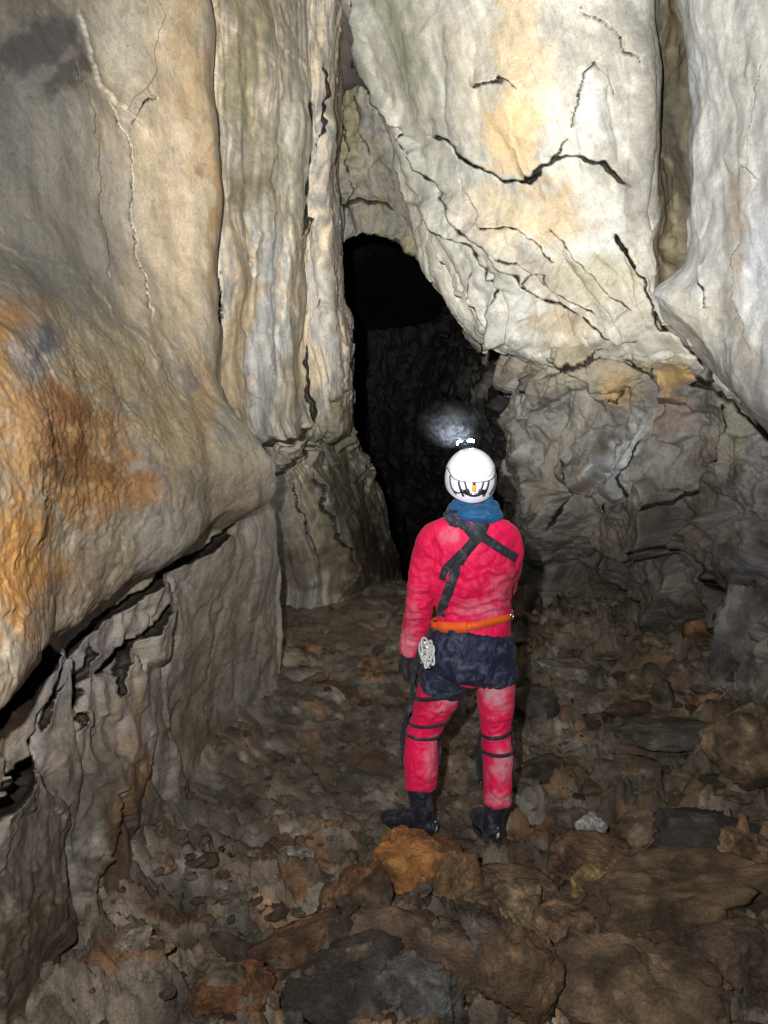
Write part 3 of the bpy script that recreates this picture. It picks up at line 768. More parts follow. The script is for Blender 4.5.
# ------------------------------------------------------------------ floor
def floor_h(X, Y, detail=True):
    X = np.atleast_1d(np.asarray(X, float)); Y = np.atleast_1d(np.asarray(Y, float))
    r = sstep(3.5, 7.0, Y) * .50 + np.clip(Y - 3.6, 0, 3.4) * .018
    z = r - sstep(7.15, 8.8, Y) * .75
    lwx = np.interp(Y, [0, 2.3, 3.1, 4.1, 5, 6], [-.7, -1.0, -1.05, -.95, -.75, -.9])
    z = z + .42 * np.exp(-np.clip(X - lwx, 0, 9) / .28) * sstep(6.2, 4.2, Y) * .6        # mud bank at the wall
    z = z + .30 * sstep(1.3, 2.6, X) * sstep(7, 4, Y)
    if detail:
        P = np.stack([X, Y, X * 0], 1)
        w = fbm(P, .7, 4, .5, 201)
        near = sstep(4.2, 2.4, Y)
        rt = sstep(.2, 1.2, X) * sstep(7.3, 6.3, Y)
        k = np.clip(.35 + .75 * near + .8 * rt, 0, 1.05) * (1 - .55 * sstep(.35, 0, np.abs(X - .2)) * sstep(.6, .2, np.abs(Y - 3.7)))
        p1, e1, _ = plates(P, (2.3, 2.9, 1), 203, .45); p2, e2, _ = plates(P, (6, 7, 1), 204, .5); p3, e3, _ = plates(P, (14, 16, 1), 205, .5)
        z = z + w * .05 + k * (p1 * .10 + p2 * .055 + p3 * .022) + fbm(P, 9, 5, .62, 206) * .014 + fbm(P, 45, 3, .6, 207) * .003
    return z

def ground_at(px, py, detail=True):
    t = np.linspace(1.8, 9, 1500)
    P = pt(np.full_like(t, px), np.full_like(t, py), t)
    h = floor_h(P[:, 0], P[:, 1], detail)
    i = int(np.argmax(P[:, 2] < h))
    return P[i]

def build_floor():
    nv, nu = int(640 * QUAL), int(620 * QUAL)
    yy = 1.0 * (10.5 / 1.0) ** np.linspace(0, 1, nv)
    s = np.linspace(-1, 1, nu)
    Yg, Sg = np.meshgrid(yy, s, indexing='ij')
    Xg = .15 + Sg * (1.0 + Yg * .62)
    X, Y = Xg.ravel(), Yg.ravel()
    Z = floor_h(X, Y)
    V = np.stack([X, Y, Z], 1)
    me = mesh_from(V, np.ascontiguousarray(grid_faces(nu, nv)[:, ::-1]), 'floor')
    P = np.stack([X, Y, X * 0], 1)
    px, py, t = proj(V)
    c = dict(P=P)
    C = mixn(c, [np.array([.15, .12, .09]), np.array([.25, .21, .165]), np.array([.085, .066, .05])], 2.2, 210, (1, 1, 1))
    _, e2, r2 = plates(P, (6, 7, 1), 204, .5); _, e1, r1 = plates(P, (2.3, 2.9, 1), 203, .45); _, e3, r3 = plates(P, (14, 16, 1), 205, .5)
    C = C * (.7 + .7 * r1[:, 1:2]) * (.6 + .85 * r2[:, 1:2]) * (.75 + .5 * r3[:, 1:2])
    tint = np.array([1.35, .85, .5]); k = (sstep(.72, .9, r2[:, 2]) * .7)[:, None]
    C = C * (1 - k) + C * tint * k
    kg = (sstep(.2, .05, r2[:, 2]) * .8)[:, None]
    C = C * (1 - kg) + C * np.array([1.2, 1.35, 1.5]) * kg
    C = blobs(px, py, C, [(340,620,90,34,0,np.array([.17,.125,.085]),.6),(330,760,80,60,0,np.array([.07,.058,.046]),.6),(620,640,90,40,0,np.array([.19,.16,.115]),.6),(650,740,120,70,0,np.array([.15,.13,.105]),.5),(470,900,200,120,0,np.array([.085,.052,.03]),.35)], 31)
    set_col(me, np.clip(C, .006, .5))
    return link('cave_floor', me, M_FLOOR)
tag(build_floor(), 'muddy brown cave floor strewn with rubble', kind='structure')

# ------------------------------------------------------------------ stones
_ico = {}
def ico(sub):
    if sub not in _ico:
        bm = bmesh.new(); bmesh.ops.create_icosphere(bm, subdivisions=sub, radius=1)
        V = np.array([v.co[:] for v in bm.verts]); F = np.array([[v.index for v in f.verts] for f in bm.faces]); bm.free()
        _ico[sub] = (V / np.linalg.norm(V, axis=1)[:, None], F)
    return _ico[sub]

def stone_mesh(name, dims, seed, sub=5, nplanes=12, sharp=60, rough=.055, base=None, flat=False):
    V, F = ico(sub)
    r = np.random.default_rng(seed)
    nn = r.normal(size=(nplanes, 3)); nn /= np.linalg.norm(nn, axis=1)[:, None]
    nn = np.concatenate([nn, [[0, 0, 1], [0, 0, -1]]])
    hh = r.uniform(.68, 1.0, len(nn))
    if flat: hh[-2] = .55; nn[-2] += r.normal(size=3) * .12; nn[-2] /= np.linalg.norm(nn[-2])
    d = np.maximum(V @ nn.T, 1e-4) / hh
    rad = (d ** sharp).sum(1) ** (-1 / sharp)
    rad = np.minimum(rad, 1.25)
    P = V * rad[:, None]
    so = np.array([seed * 1.37, 0, seed * .7])
    pl, _, _ = plates(P + so, (1.7, 1.7, 1.7), seed % 90, .4)
    pl2, _, _ = plates(P + so, (4, 4, 4), seed % 70, .4)
    h = fbm(P + so, 1.2, 5, .6, seed % 50) * rough * .8 + pl * rough * 2.2 + pl2 * rough * 1.0 + fbm(P + so, 9, 3, .6, 3) * rough * .22
    P = P + V * h[:, None]
    zz = P[:, 2] * 5 + fbm(P + so, 1.3, 3, .5, 71) * .8 + seed
    lay = np.abs((zz % 1) - .5) * 2                                  # bedding: thin recessed seams
    P = P * (1 - .045 * sstep(.7, 1, lay) * (np.abs(V[:, 2]) < .75))[:, None] + V * (0.03 * (_hash(np.floor(zz), zz * 0, zz * 0, seed) / 4294967296. - .5) * (1 - V[:, 2] ** 2))[:, None]
    P = P * (np.asarray(dims) / 2)
    me = mesh_from(P, np.ascontiguousarray(F), name)
    b = np.array([.115, .085, .06] if base is None else base)
    n = fbm(P + so, 3.0 / max(dims), 5, .6, 9 + seed % 30)[:, None]
    C = b * 1.4 * (1 + .7 * np.clip(n, -1, 1.2)) * (1 + .5 * sstep(.25, .5, fbm(P + so, 8 / max(dims), 4, .6, 5))[:, None])
    mud = sstep(.05, .5, fbm(P + so + 4, 2.2 / max(dims), 5, .65, 19 + seed % 30))[:, None]
    C = C * (1 - mud * .6) + np.array([.06, .044, .03]) * mud * .6
    set_col(me, np.clip(C, .006, .6))
    return me

def stone(name, label, px, py, w, h, col, seed, dep=1.0, rot=(0, 0, 0), sink=.3, cat='rock', nplanes=12, flat=False, sub=5, dz=0):
    """w,h: size in the photo in pixels; dep: depth/width ratio"""
    g = ground_at(px, py, False)
    t = proj(g[None])[2][0]
    W = w / FPX * t; H = h / FPX * t
    Dp = W * dep
    me = stone_mesh(name, (W * 1.08, Dp, H * 1.2), seed, sub=sub, nplanes=nplanes, base=col, flat=flat)
    o = bpy.data.objects.new(name, me); COL.objects.link(o)
    me.materials.append(M_ROCK); me.polygons.foreach_set('use_smooth', [True] * len(me.polygons))
    o.location = (g[0], g[1] + Dp * .15, g[2] + H * (.5 - sink) + dz); o.rotation_euler = rot
    tag(o, label, cat)
    return o

NOT = [
 ('boulder','orange brown boulder just below the caver\'s left boot',411,886,84,58,(.30,.135,.045),1,.8,(0.1,0,.2),.14,'boulder',9,False),
 ('rock','small brown angular rock right of the orange boulder',456,900,44,50,(.16,.095,.05),2,.9,(0,.2,.5),.2,'rock',8,False),
 ('rock','pale tan rock with a flat square front face in the middle foreground',520,925,44,46,(.21,.155,.09),3,.9,(.1,0,.1),.2,'rock',7,False),
 ('rock','light brown slab edge behind the square tan rock',508,900,78,22,(.17,.12,.075),4,.8,(0,.05,.1),.2,'rock',9,True),
 ('rock','small tan wedge rock standing between dark rubble right of the boots',592,906,40,44,(.24,.155,.075),5,.8,(.2,.3,.4),.2,'rock',7,False),
 ('boulder','dark grey flat block lying at right beyond the big brown slab',712,850,100,44,(.055,.05,.048),6,.7,(0,.03,.05),.25,'boulder',8,True),
 ('boulder','largest brown slab with a dark undercut front at lower right',668,925,190,80,(.14,.095,.058),7,.62,(-.12,-.03,.12),.32,'boulder',10,True),
 ('pebble','small whitish stone lying alone right of the right boot',592,845,24,22,(.42,.41,.38),8,1,(0,.3,.3),-.35,'stone',8,False),
 ('boulder','pale tan slab at the bottom edge of the view',640,1004,130,60,(.15,.105,.066),9,.8,(.15,.05,-.2),.3,'boulder',9,True),
 ('rock','light grey rock at the bottom left of the brown block',424,1014,76,44,(.10,.098,.095),10,.9,(.1,.1,.3),.25,'rock',10,False),
 ('boulder','blocky brown rock with ribbed side at the bottom edge',520,1000,74,90,(.14,.088,.05),11,.9,(.1,-.1,.35),.25,'boulder',7,False),
 ('boulder','broad dark brown boulder below the orange boulder',424,968,124,56,(.11,.075,.052),12,.85,(.1,.05,-.1),.3,'boulder',8,True),
 ('rock','beige tilted finger of rock lying across flat slabs',640,710,30,50,(.26,.195,.12),13,.5,(.9,.4,-.3),.1,'rock',7,False),
 ('rock','long flat grey slab right of the caver\'s thighs',590,708,66,22,(.17,.14,.115),14,.7,(0,.06,.15),.15,'rock',8,True),
 ('boulder','dark flat stacked slab right of the tilted beige rock',668,742,100,26,(.085,.075,.062),15,.6,(0,0,-.1),.15,'boulder',8,True),
 ('boulder','orange and grey boulder against the right edge of the view',750,772,72,66,(.19,.135,.085),16,.9,(.1,.1,.2),.15,'boulder',9,False),
 ('boulder','tall bluish grey boulder leaning on the right wall',752,676,60,110,(.14,.135,.135),17,.8,(.0,.12,.1),.15,'boulder',9,False),
 ('boulder','black wet boulder at the bottom left of the view',345,992,100,50,(.045,.038,.035),18,.8,(.1,-.2,.1),.3,'boulder',7,True),
 ('rock','rusty orange rock at the bottom edge left of the black boulder',232,1012,66,44,(.12,.055,.025),19,.9,(0,.1,.4),.25,'rock',10,False),
 ('rock','brown ridge of rock behind the black boulder',300,955,90,30,(.11,.06,.035),20,.7,(0,-.25,.2),.25,'rock',10,False),
 ('rock','pale flat stone at the foot of the left wall',122,955,56,30,(.20,.17,.13),21,.8,(0,-.3,.3),.25,'rock',8,True),
 ('rock','orange tinted rock left of the orange boulder',362,905,52,40,(.17,.085,.04),22,.9,(0,.1,.6),.25,'rock',9,False),
 ('rock','small whitish flat chip left of the black boulder ridge',297,858,26,12,(.27,.26,.235),23,.9,(0,.1,.2),.2,'stone',8,True),
 ('rock','rounded light brown rock right of the tan wedge rock, partly buried',560,945,58,40,(.17,.11,.065),24,.9,(0,0,.2),.3,'rock',10,False),
 ('boulder','brown rock slab behind the tan wedge rock',600,872,90,34,(.14,.085,.05),25,.7,(0,.1,.1),.25,'boulder',9,True),
 ('rock','grey flat rock beside the passage floor right of the caver',575,680,60,24,(.16,.145,.125),26,.7,(0,.1,-.1),.25,'rock',8,True),
 ('rock','brown triangular rock at right beside the dark grey flat block',742,872,54,40,(.19,.125,.07),27,.8,(0,.4,.2),.2,'rock',6,False),
 ('rock','dark brown rock at the lower right corner of the view',735,985,90,70,(.10,.07,.05),28,.8,(0,.1,.2),.25,'rock',10,False),
 ('rock','pinkish grey stone between the two bottom edge rocks',470,968,44,30,(.2,.17,.15),29,.9,(0,.1,.9),.2,'rock',9,False),
]
for a in NOT:
    n, lb, px, py, w, h, col, sd, dep, rot, sink, cat, npl, fl = a
    stone(n, lb, px, py, w, h, col, sd, dep, rot, sink, cat, npl, fl)

# loose rubble: shared meshes, every stone its own object
PAL = [(.13, .10, .075), (.19, .16, .125), (.10, .075, .055), (.20, .14, .09), (.16, .15, .135), (.25, .21, .16), (.10, .09, .08)]
VAR = []
for k in range(26):
    fl = k % 3 != 0
    me = stone_mesh('rubble', (1, .6 + .4 * random.random(), (.3 + .2 * random.random()) if fl else .6 + .2 * random.random()), 300 + k, sub=4, nplanes=5 + k % 5, base=PAL[k % 7], flat=fl, rough=.035)
    me.materials.append(M_STONE); me.polygons.foreach_set('use_smooth', [True] * len(me.polygons))
    VAR.append((me, fl))
placed = []
cnt = 0; tries = 0
while cnt < 270 and tries < 9000:
    tries += 1
    if cnt < 110: px = random.uniform(150, 768); py = random.uniform(860, 1030)
    elif cnt < 200: px = random.uniform(520, 768); py = random.uniform(610, 860)
    elif cnt < 245: px = random.uniform(270, 768); py = random.uniform(596, 690)
    else: px = random.uniform(230, 520); py = random.uniform(700, 870)
    if px < 400 and random.random() < (.45 if py > 860 else .1): continue
    g = ground_at(px, py, False)
    if g[1] > 7.0: continue
    if (abs(g[0] - .14) < .09 or abs(g[0] - .5) < .08) and abs(g[1] - 3.48) < .16: continue
    s = random.choice([.06, .08, .10, .14, .18, .26]) * (1.25 if g[1] > 4 else .85)
    if 230 < px < 520 and 700 < py < 870: s *= .55
    if any((g[0] - q[0]) ** 2 + (g[1] - q[1]) ** 2 < ((s + q[2]) * .30) ** 2 for q in placed): continue
    placed.append((g[0], g[1], s))
    me, fl = VAR[random.randrange(len(VAR))]
    o = bpy.data.objects.new('stone', me); COL.objects.link(o)
    z = float(floor_h(g[0], g[1])[0])
    o.location = (g[0], g[1], z + s * (.04 if fl else .10)); o.scale = (s, s, s)
    tl = .16 if fl else .5
    o.rotation_euler = (random.gauss(0, tl), random.gauss(0, tl), random.uniform(0, 6.28))
    if fl: tag(o, 'loose flat brown stone lying flush in the floor rubble', 'stone', 'flat loose stones in the rubble')
    else: tag(o, 'loose angular brown stone poking up from the floor rubble', 'stone', 'angular loose stones in the rubble')
    cnt += 1

# gravel: fine chips, uncountable
def gravel():
    V0, F0 = ico(1)
    Vs, Fs, Cs = [], [], []; n = 0
    r = np.random.default_rng(5)
    for k in range(3200):
        y = 2.0 + 5.1 * r.random() ** 1.3; x = .15 + r.uniform(-1, 1) * (.45 + y * .48)
        s = r.choice([.006, .009, .013, .02, .028]) 
        Vs.append((x, y, s)); 
    A = np.array(Vs); z = floor_h(A[:, 0], A[:, 1])
    keep = fbm(A * np.array([1, 1, 0]), 1.6, 3, .5, 222) > -.12
    A = A[keep]; z = z[keep]; out = []; C = []
    for (x, y, s), zz in zip(A, z):
        q = V0 * (s * r.uniform(.4, 1.3, 3) * [1, 1, .6]) * (1 + r.uniform(-.38, .38, (len(V0), 1)))
        out.append(q + np.array([x, y, zz + s * .2])); C.append(np.tile(np.array([.12, .09, .065]) * r.uniform(.5, 1.9) * np.array([1, r.uniform(.85, 1.05), r.uniform(.7, 1.1)]), (len(V0), 1)))
    m = len(V0)
    F = np.concatenate([F0 + i * m for i in range(len(out))])
    me = mesh_from(np.concatenate(out), F, 'gravel'); set_col(me, np.concatenate(C))
    o = link('gravel', me, M_ROCK, smooth=False)
    tag(o, 'fine brown gravel and grit scattered over the cave floor', 'gravel', kind='stuff')
gravel()
# ------------------------------------------------------------------ simple materials for cloth, plastic, metal
def cloth_mat(name, base, mudcol=(.36, .30, .28), mud=.45, rough=.6, wv=420, bumpk=.25, mudscale=5.5, attr=False, sheen=.2):
    m, nt, b, out = new_mat(name); L = nt.links.new
    tc = N(nt, 'ShaderNodeTexCoord'); co = tc.outputs['Object']
    rgb = N(nt, 'ShaderNodeRGB'); rgb.outputs[0].default_value = (*base, 1)
    n0 = N(nt, 'ShaderNodeTexNoise', Scale=3.5, Detail=6, Roughness=.6); L(co, n0.inputs['Vector'])
    c = mulc(nt, rgb.outputs[0], ramp(nt, n0.outputs['Fac'], [(.34, g3(.58)), (.5, g3(.98)), (.65, g3(1.12))]))
    n1 = N(nt, 'ShaderNodeTexNoise', Scale=mudscale, Detail=11, Roughness=.72, Distortion=.7); L(co, n1.inputs['Vector'])
    f = ramp(nt, n1.outputs['Fac'], [(.5, g3(0)), (.66, g3(1))])
    fm = N(nt, 'ShaderNodeMath', operation='MULTIPLY'); L(f, fm.inputs[0]); fm.inputs[1].default_value = mud
    fac = fm.outputs[0]
    if attr:
        at = N(nt, 'ShaderNodeAttribute', attribute_name='Mud')
        n2 = N(nt, 'ShaderNodeTexNoise', Scale=26, Detail=8, Roughness=.7); L(co, n2.inputs['Vector'])
        r2 = ramp(nt, n2.outputs['Fac'], [(.36, g3(.35)), (.6, g3(1))])
        mm = N(nt, 'ShaderNodeMath', operation='MULTIPLY'); L(at.outputs['Fac'], mm.inputs[0]); L(r2, mm.inputs[1])
        ma = N(nt, 'ShaderNodeMath', operation='MAXIMUM'); L(fac, ma.inputs[0]); L(mm.outputs[0], ma.inputs[1]); fac = ma.outputs[0]
    x = N(nt, 'ShaderNodeMix', data_type='RGBA'); L(fac, x.inputs[0]); L(c, x.inputs[6]); x.inputs[7].default_value = (*mudcol, 1)
    L(x.outputs[2], b.inputs['Base Color'])
    b.inputs['Roughness'].default_value = rough; b.inputs['Specular IOR Level'].default_value = .3
    b.inputs['Sheen Weight'].default_value = sheen * .3
    n3 = N(nt, 'ShaderNodeTexNoise', Scale=30, Detail=9, Roughness=.62); L(co, n3.inputs['Vector'])
    n4 = N(nt, 'ShaderNodeTexNoise', Scale=wv, Detail=2); L(co, n4.inputs['Vector'])
    b1 = N(nt, 'ShaderNodeBump', Strength=.3, Distance=.0015); L(n4.outputs['Fac'], b1.inputs['Height'])
    b2 = N(nt, 'ShaderNodeBump', Strength=bumpk, Distance=.012); L(n3.outputs['Fac'], b2.inputs['Height']); L(b1.outputs[0], b2.inputs['Normal'])
    L(b2.outputs[0], b.inputs['Normal'])
    return m

def plain_mat(name, base, rough=.4, metal=0, emis=None, es=0, scuff=.3, spec=.5):
    m, nt, b, out = new_mat(name); L = nt.links.new
    tc = N(nt, 'ShaderNodeTexCoord')
    n = N(nt, 'ShaderNodeTexNoise', Scale=22, Detail=9, Roughness=.7); L(tc.outputs['Object'], n.inputs['Vector'])
    rgb = N(nt, 'ShaderNodeRGB'); rgb.outputs[0].default_value = (*base, 1)
    c = mulc(nt, rgb.outputs[0], ramp(nt, n.outputs['Fac'], [(.35, (.55, .5, .45)), (.52, g3(1))]), scuff)
    L(c, b.inputs['Base Color']); b.inputs['Roughness'].default_value = rough; b.inputs['Metallic'].default_value = metal
    b.inputs['Specular IOR Level'].default_value = spec
    if emis: b.inputs['Emission Color'].default_value = (*emis, 1); b.inputs['Emission Strength'].default_value = es
    return m

M_SUIT = cloth_mat('red_caving_suit', (.76, .005, .082), mud=.05, mudcol=(.60, .36, .42), attr=True, bumpk=.22, mudscale=9)
M_SHORT = cloth_mat('navy_overshorts', (.010, .014, .042), mudcol=(.11, .13, .19), mud=.75, mudscale=17, bumpk=.6)
M_SNOOD = cloth_mat('blue_fleece', (.006, .075, .19), mudcol=(.05, .12, .2), mud=.3)
M_WEB = cloth_mat('black_webbing', (.022, .026, .034), mudcol=(.15, .16, .20), mud=.6, mudscale=16, rough=.75)
M_BELT = cloth_mat('orange_webbing', (.85, .12, .008), mudcol=(.5, .25, .15), mud=.25, mudscale=16, rough=.55)
M_BOOT = cloth_mat('dark_boot_leather', (.012, .014, .024), mudcol=(.09, .095, .12), mud=.8, mudscale=14, rough=.5, bumpk=.5)
M_SOLE = plain_mat('yellow_rubber_sole', (.15, .12, .035), .8)
M_GLOVE = cloth_mat('dark_glove', (.02, .022, .035), mudcol=(.14, .08, .08), mud=.6, mudscale=14)
M_SKIN = plain_mat('skin', (.55, .33, .24), .5, scuff=.1)
M_HAIR = plain_mat('dark_hair', (.03, .02, .012), .6)
M_EYE = plain_mat('eye_white', (.7, .7, .68), .2, scuff=0)
M_SHELL = plain_mat('white_helmet_shell', (.62, .61, .68), .35, scuff=.12)
M_BLACK = plain_mat('black_plastic', (.015, .015, .025), .4, scuff=.2)
M_GOLD = plain_mat('orange_clip_plastic', (.80, .30, .03), .4, scuff=.2)
M_METAL = plain_mat('bare_alloy', (.75, .77, .80), .28, 1.0, scuff=.3)
M_CORD = cloth_mat('white_cord', (.62, .62, .64), mudcol=(.3, .28, .26), mud=.4, mudscale=20)
M_LED = plain_mat('lit_lamp_lens', (.9, .95, 1), .2, emis=(.86, .95, 1), es=60, scuff=0)

# ------------------------------------------------------------------ lofting and remeshing
Y0 = 3.46
def loft(secs, n=28, cap=True):
    """secs: (centre xyz, half width, half depth[, tilt dir]); rings stay roughly square to the path"""
    C = np.array([s[0] for s in secs], float); m = len(secs)
    k = np.arange(m, dtype=float); q = np.linspace(0, m - 1, (m - 1) * 5 + 1)
    Cc = hermite(C, k, q); Rw = hermite(np.array([[s[1], s[2]] for s in secs], float), k, q)
    T = np.gradient(Cc, axis=0); T /= np.linalg.norm(T, axis=1)[:, None]
    V = []; a = np.linspace(0, 2 * np.pi, n, endpoint=False)
    for c, t, r in zip(Cc, T, Rw):
        x = np.array([1., 0, 0]); x = x - t * (x @ t); 
        if np.linalg.norm(x) < .3: x = np.array([0, 0, 1.]) - t * t[2]
        x /= np.linalg.norm(x); y = np.cross(t, x)
        V.append(c + np.outer(np.cos(a) * r[0], x) + np.outer(np.sin(a) * r[1], y))
    V = np.concatenate(V); L = len(q)
    F = [tuple(f) for f in grid_faces(n, L, True)]
    if cap: F += [tuple(range(n))[::-1], tuple(range((L - 1) * n, L * n))]
    return V, F

def merge(parts):
    V, F, o = [], [], 0
    for v, f in parts:
        V.append(np.asarray(v)); F += [tuple(int(i) + o for i in q) for q in f]; o += len(v)
    return np.concatenate(V), F

def ell(c, r, sub=4, f=None):
    V, F = ico(sub); V = V.copy()
    P = V * np.array(r)
    if f is not None: P = f(P, V)
    return P + np.array(c), [tuple(q) for q in F]

def modded(V, F, mods):
    me = mesh_from(V, F if isinstance(F, list) else F.tolist(), 'tmp')
    o = bpy.data.objects.new('tmp', me); COL.objects.link(o)
    for typ, kw in mods:
        md = o.modifiers.new(typ, typ)
        for k, v in kw.items(): setattr(md, k, v)
    dg = bpy.context.evaluated_depsgraph_get(); dg.update()
    me2 = bpy.data.meshes.new_from_object(o.evaluated_get(dg))
    bpy.data.objects.remove(o); bpy.data.meshes.remove(me)
    return me2

def voxel(parts, size=.007, smooth=6):
    V, F = merge(parts)
    return modded(V, F, [('REMESH', dict(mode='VOXEL', voxel_size=size)), ('SMOOTH', dict(factor=.5, iterations=smooth))])

def mverts(me):
    a = np.zeros(len(me.vertices) * 3, np.float32); me.vertices.foreach_get('co', a); return a.reshape(-1, 3).astype(float)
def mnorm(me):
    a = np.zeros(len(me.vertices) * 3, np.float32); me.vertices.foreach_get('normal', a); return a.reshape(-1, 3).astype(float)
def setv(me, V): me.vertices.foreach_set('co', V.astype(np.float32).ravel()); me.update()

def A(px, py, dy=0.0): return atY(px, py, Y0 + dy)
def mpx(px, py, dy=0.0):
    return (Y0 + dy) / FPX

K = Y0 / FPX            # metres per pixel at the caver
def sec(px, py, hw, hd, dy=0.0): return (A(px, py, dy), hw * K, hd)

# joints
torso_s = [sec(467,679,38,.125), sec(468,668,44,.145), sec(471,645,41,.135), sec(474,622,37,.115), sec(473,598,39,.118), sec(472,570,44,.13,-.005),
           sec(472,545,47,.128,-.01), sec(472,530,46,.115,-.01), sec(472,521,34,.095), sec(472,514,20,.075,.01), sec(471,506,12,.055,.03)]
larm_s = [sec(446,533,15,.065), sec(433,539,15,.068), sec(428,556,15.5,.07), sec(423,580,15.5,.068,.0), sec(420,600,15,.065,.0), sec(416,622,14,.06,.03), sec(412,642,12,.055,.06), sec(409,654,9.5,.045,.07)]
rarm_s = [sec(497,533,15,.065), sec(507,538,14,.068), sec(509,556,14,.07,.01), sec(505,580,13,.066,.08), sec(499,594,12,.062,.16), sec(487,586,12,.055,.26), sec(474,577,11,.048,.33), sec(466,572,9,.042,.36)]
lleg_s = [sec(448,668,23,.12), sec(440,688,22.5,.115), sec(434,704,20.5,.105,.01), sec(427,722,17.5,.09,.02), sec(421,735,16,.08,.02), sec(421,752,17,.083,.0), sec(421,770,17,.08,-.01), sec(421,787,16.5,.072,-.01)]
rleg_s = [sec(489,666,23,.12), sec(495,684,19,.11), sec(496,702,18.5,.10,.01), sec(496,722,16,.088,.02), sec(496,738,15,.08,.02), sec(498,756,15,.082,.0), sec(498,778,14.5,.076,-.01), sec(498,803,13.5,.066,-.01)]

def grow(s, d, z=0): return [(c, a + d, b + d) for c, a, b in s]

person = empty('person', (A(462, 840)[0], Y0, 0.0))
tag(person, 'caver in muddy red suit and white helmet, back turned, standing before the dark passage', 'person')

def hand(c, wrist_dir, curl, side, spread=1.0):
    """palm with four unequal bent fingers and a side thumb; returns parts for remeshing"""
    d = np.array(wrist_dir, float); d /= np.linalg.norm(d)
    s = np.array(side, float); s -= d * (s @ d); s /= np.linalg.norm(s)
    n = np.cross(d, s); c = np.array(c, float)
    out = [loft([(c - d * .02, .026, .02), (c + d * .02, .036, .019), (c + d * .055, .042, .017), (c + d * .082, .038, .014)], 16)]
    for k, (o, ln) in enumerate([(-.029, .062), (-.0095, .074), (.010, .070), (.028, .055)]):
        p = c + d * .075 + s * o * spread; a = 0; pts = [(p - d * .02, .0095, .0095)]
        for j, f in enumerate((.0, .42, .32, .26)):
            if j: p = p + (d * math.cos(a) + n * math.sin(a)) * ln * f * 1.1
            pts.append((p.copy(), .0098 - j * .0008, .0098 - j * .0008)); a += curl
        out.append(loft(pts, 10))
    p = c + d * .02 - s * .03; pts = [(p + s * .015, .012, .012)]
    for j, v in enumerate((-s * .028 + d * .022, -s * .012 + d * .026 + n * .006, d * .022 + n * .012)):
        p = p + v; pts.append((p.copy(), .0118 - j * .001, .0118 - j * .001))
    out.append(loft(pts, 10))
    return out

def head_parts():
    hc = A(470, 481, .045)
    def f(P, V):
        P = P.copy(); y = V[:, 1]; z = V[:, 2]
        fr = np.clip(y, 0, 1)
        P[:, 2] -= fr * np.clip(-z, 0, 1) * .03                         # jaw
        P[:, 0] *= 1 - .25 * np.clip(-z, 0, 1)
        nose = np.exp(-((V[:, 0] / .13) ** 2 + ((z + .12) / .2) ** 2)) * (y > 0)
        P[:, 1] += nose * .026
        for sx in (-1, 1):
            P[:, 1] -= np.exp(-(((V[:, 0] - sx * .36) / .16) ** 2 + ((z - .06) / .11) ** 2)) * (y > 0) * .011
        P[:, 1] += np.exp(-((V[:, 0] / .3) ** 2 + ((z + .46) / .05) ** 2)) * (y > 0) * .007
        P[:, 1] += np.exp(-((V[:, 0] / .3) ** 2 + ((z + .58) / .05) ** 2)) * (y > 0) * .006
        return P
    ps = [ell(hc, (.078, .098, .118), 5, f)]
    for sx in (-1, 1): ps.append(ell(hc + np.array([sx * .08, .0, -.01]), (.010, .018, .03), 3))
    ps.append(loft([(hc + [0, -.02, -.19], .06, .06), (hc + [0, -.012, -.06], .055, .058)], 20))
    return hc, ps
HC, hp = head_parts()
LHAND = hand(A(408, 655, .075), (-.03, .05, -1), .45, (.25, 1, 0))
RHAND = hand(A(465, 571, .36), (-1, .1, .35), .6, (0, .4, 1))
body_me = voxel([loft(grow(torso_s, -.02)), loft(grow(larm_s, -.02)), loft(grow(rarm_s, -.018)), loft(grow(lleg_s, -.02) + [(A(421, 800, -.01), .034, .034)]), loft(grow(rleg_s, -.02) + [(A(496, 815, -.01), .038, .038)])] + hp
                + LHAND + RHAND, .0055, 3)
link('body', body_me, M_SKIN, person)
for sx in (-1, 1):
    V, F = ell(HC + np.array([sx * .03, .083, .006]), (.013, .011, .010), 3); link('eye', mesh_from(V, F), M_EYE, person)
V, F = ell(HC + np.array([0, -.02, .012]), (.087, .095, .112), 4); V = V[:, :]; link('hair', mesh_from(V, F), M_HAIR, person)

# gloves
for hnd in (LHAND, RHAND):
    me = voxel(hnd, .0045, 2); Vg = mverts(me) + mnorm(me) * .004; setv(me, Vg); link('glove', me, M_GLOVE, person)

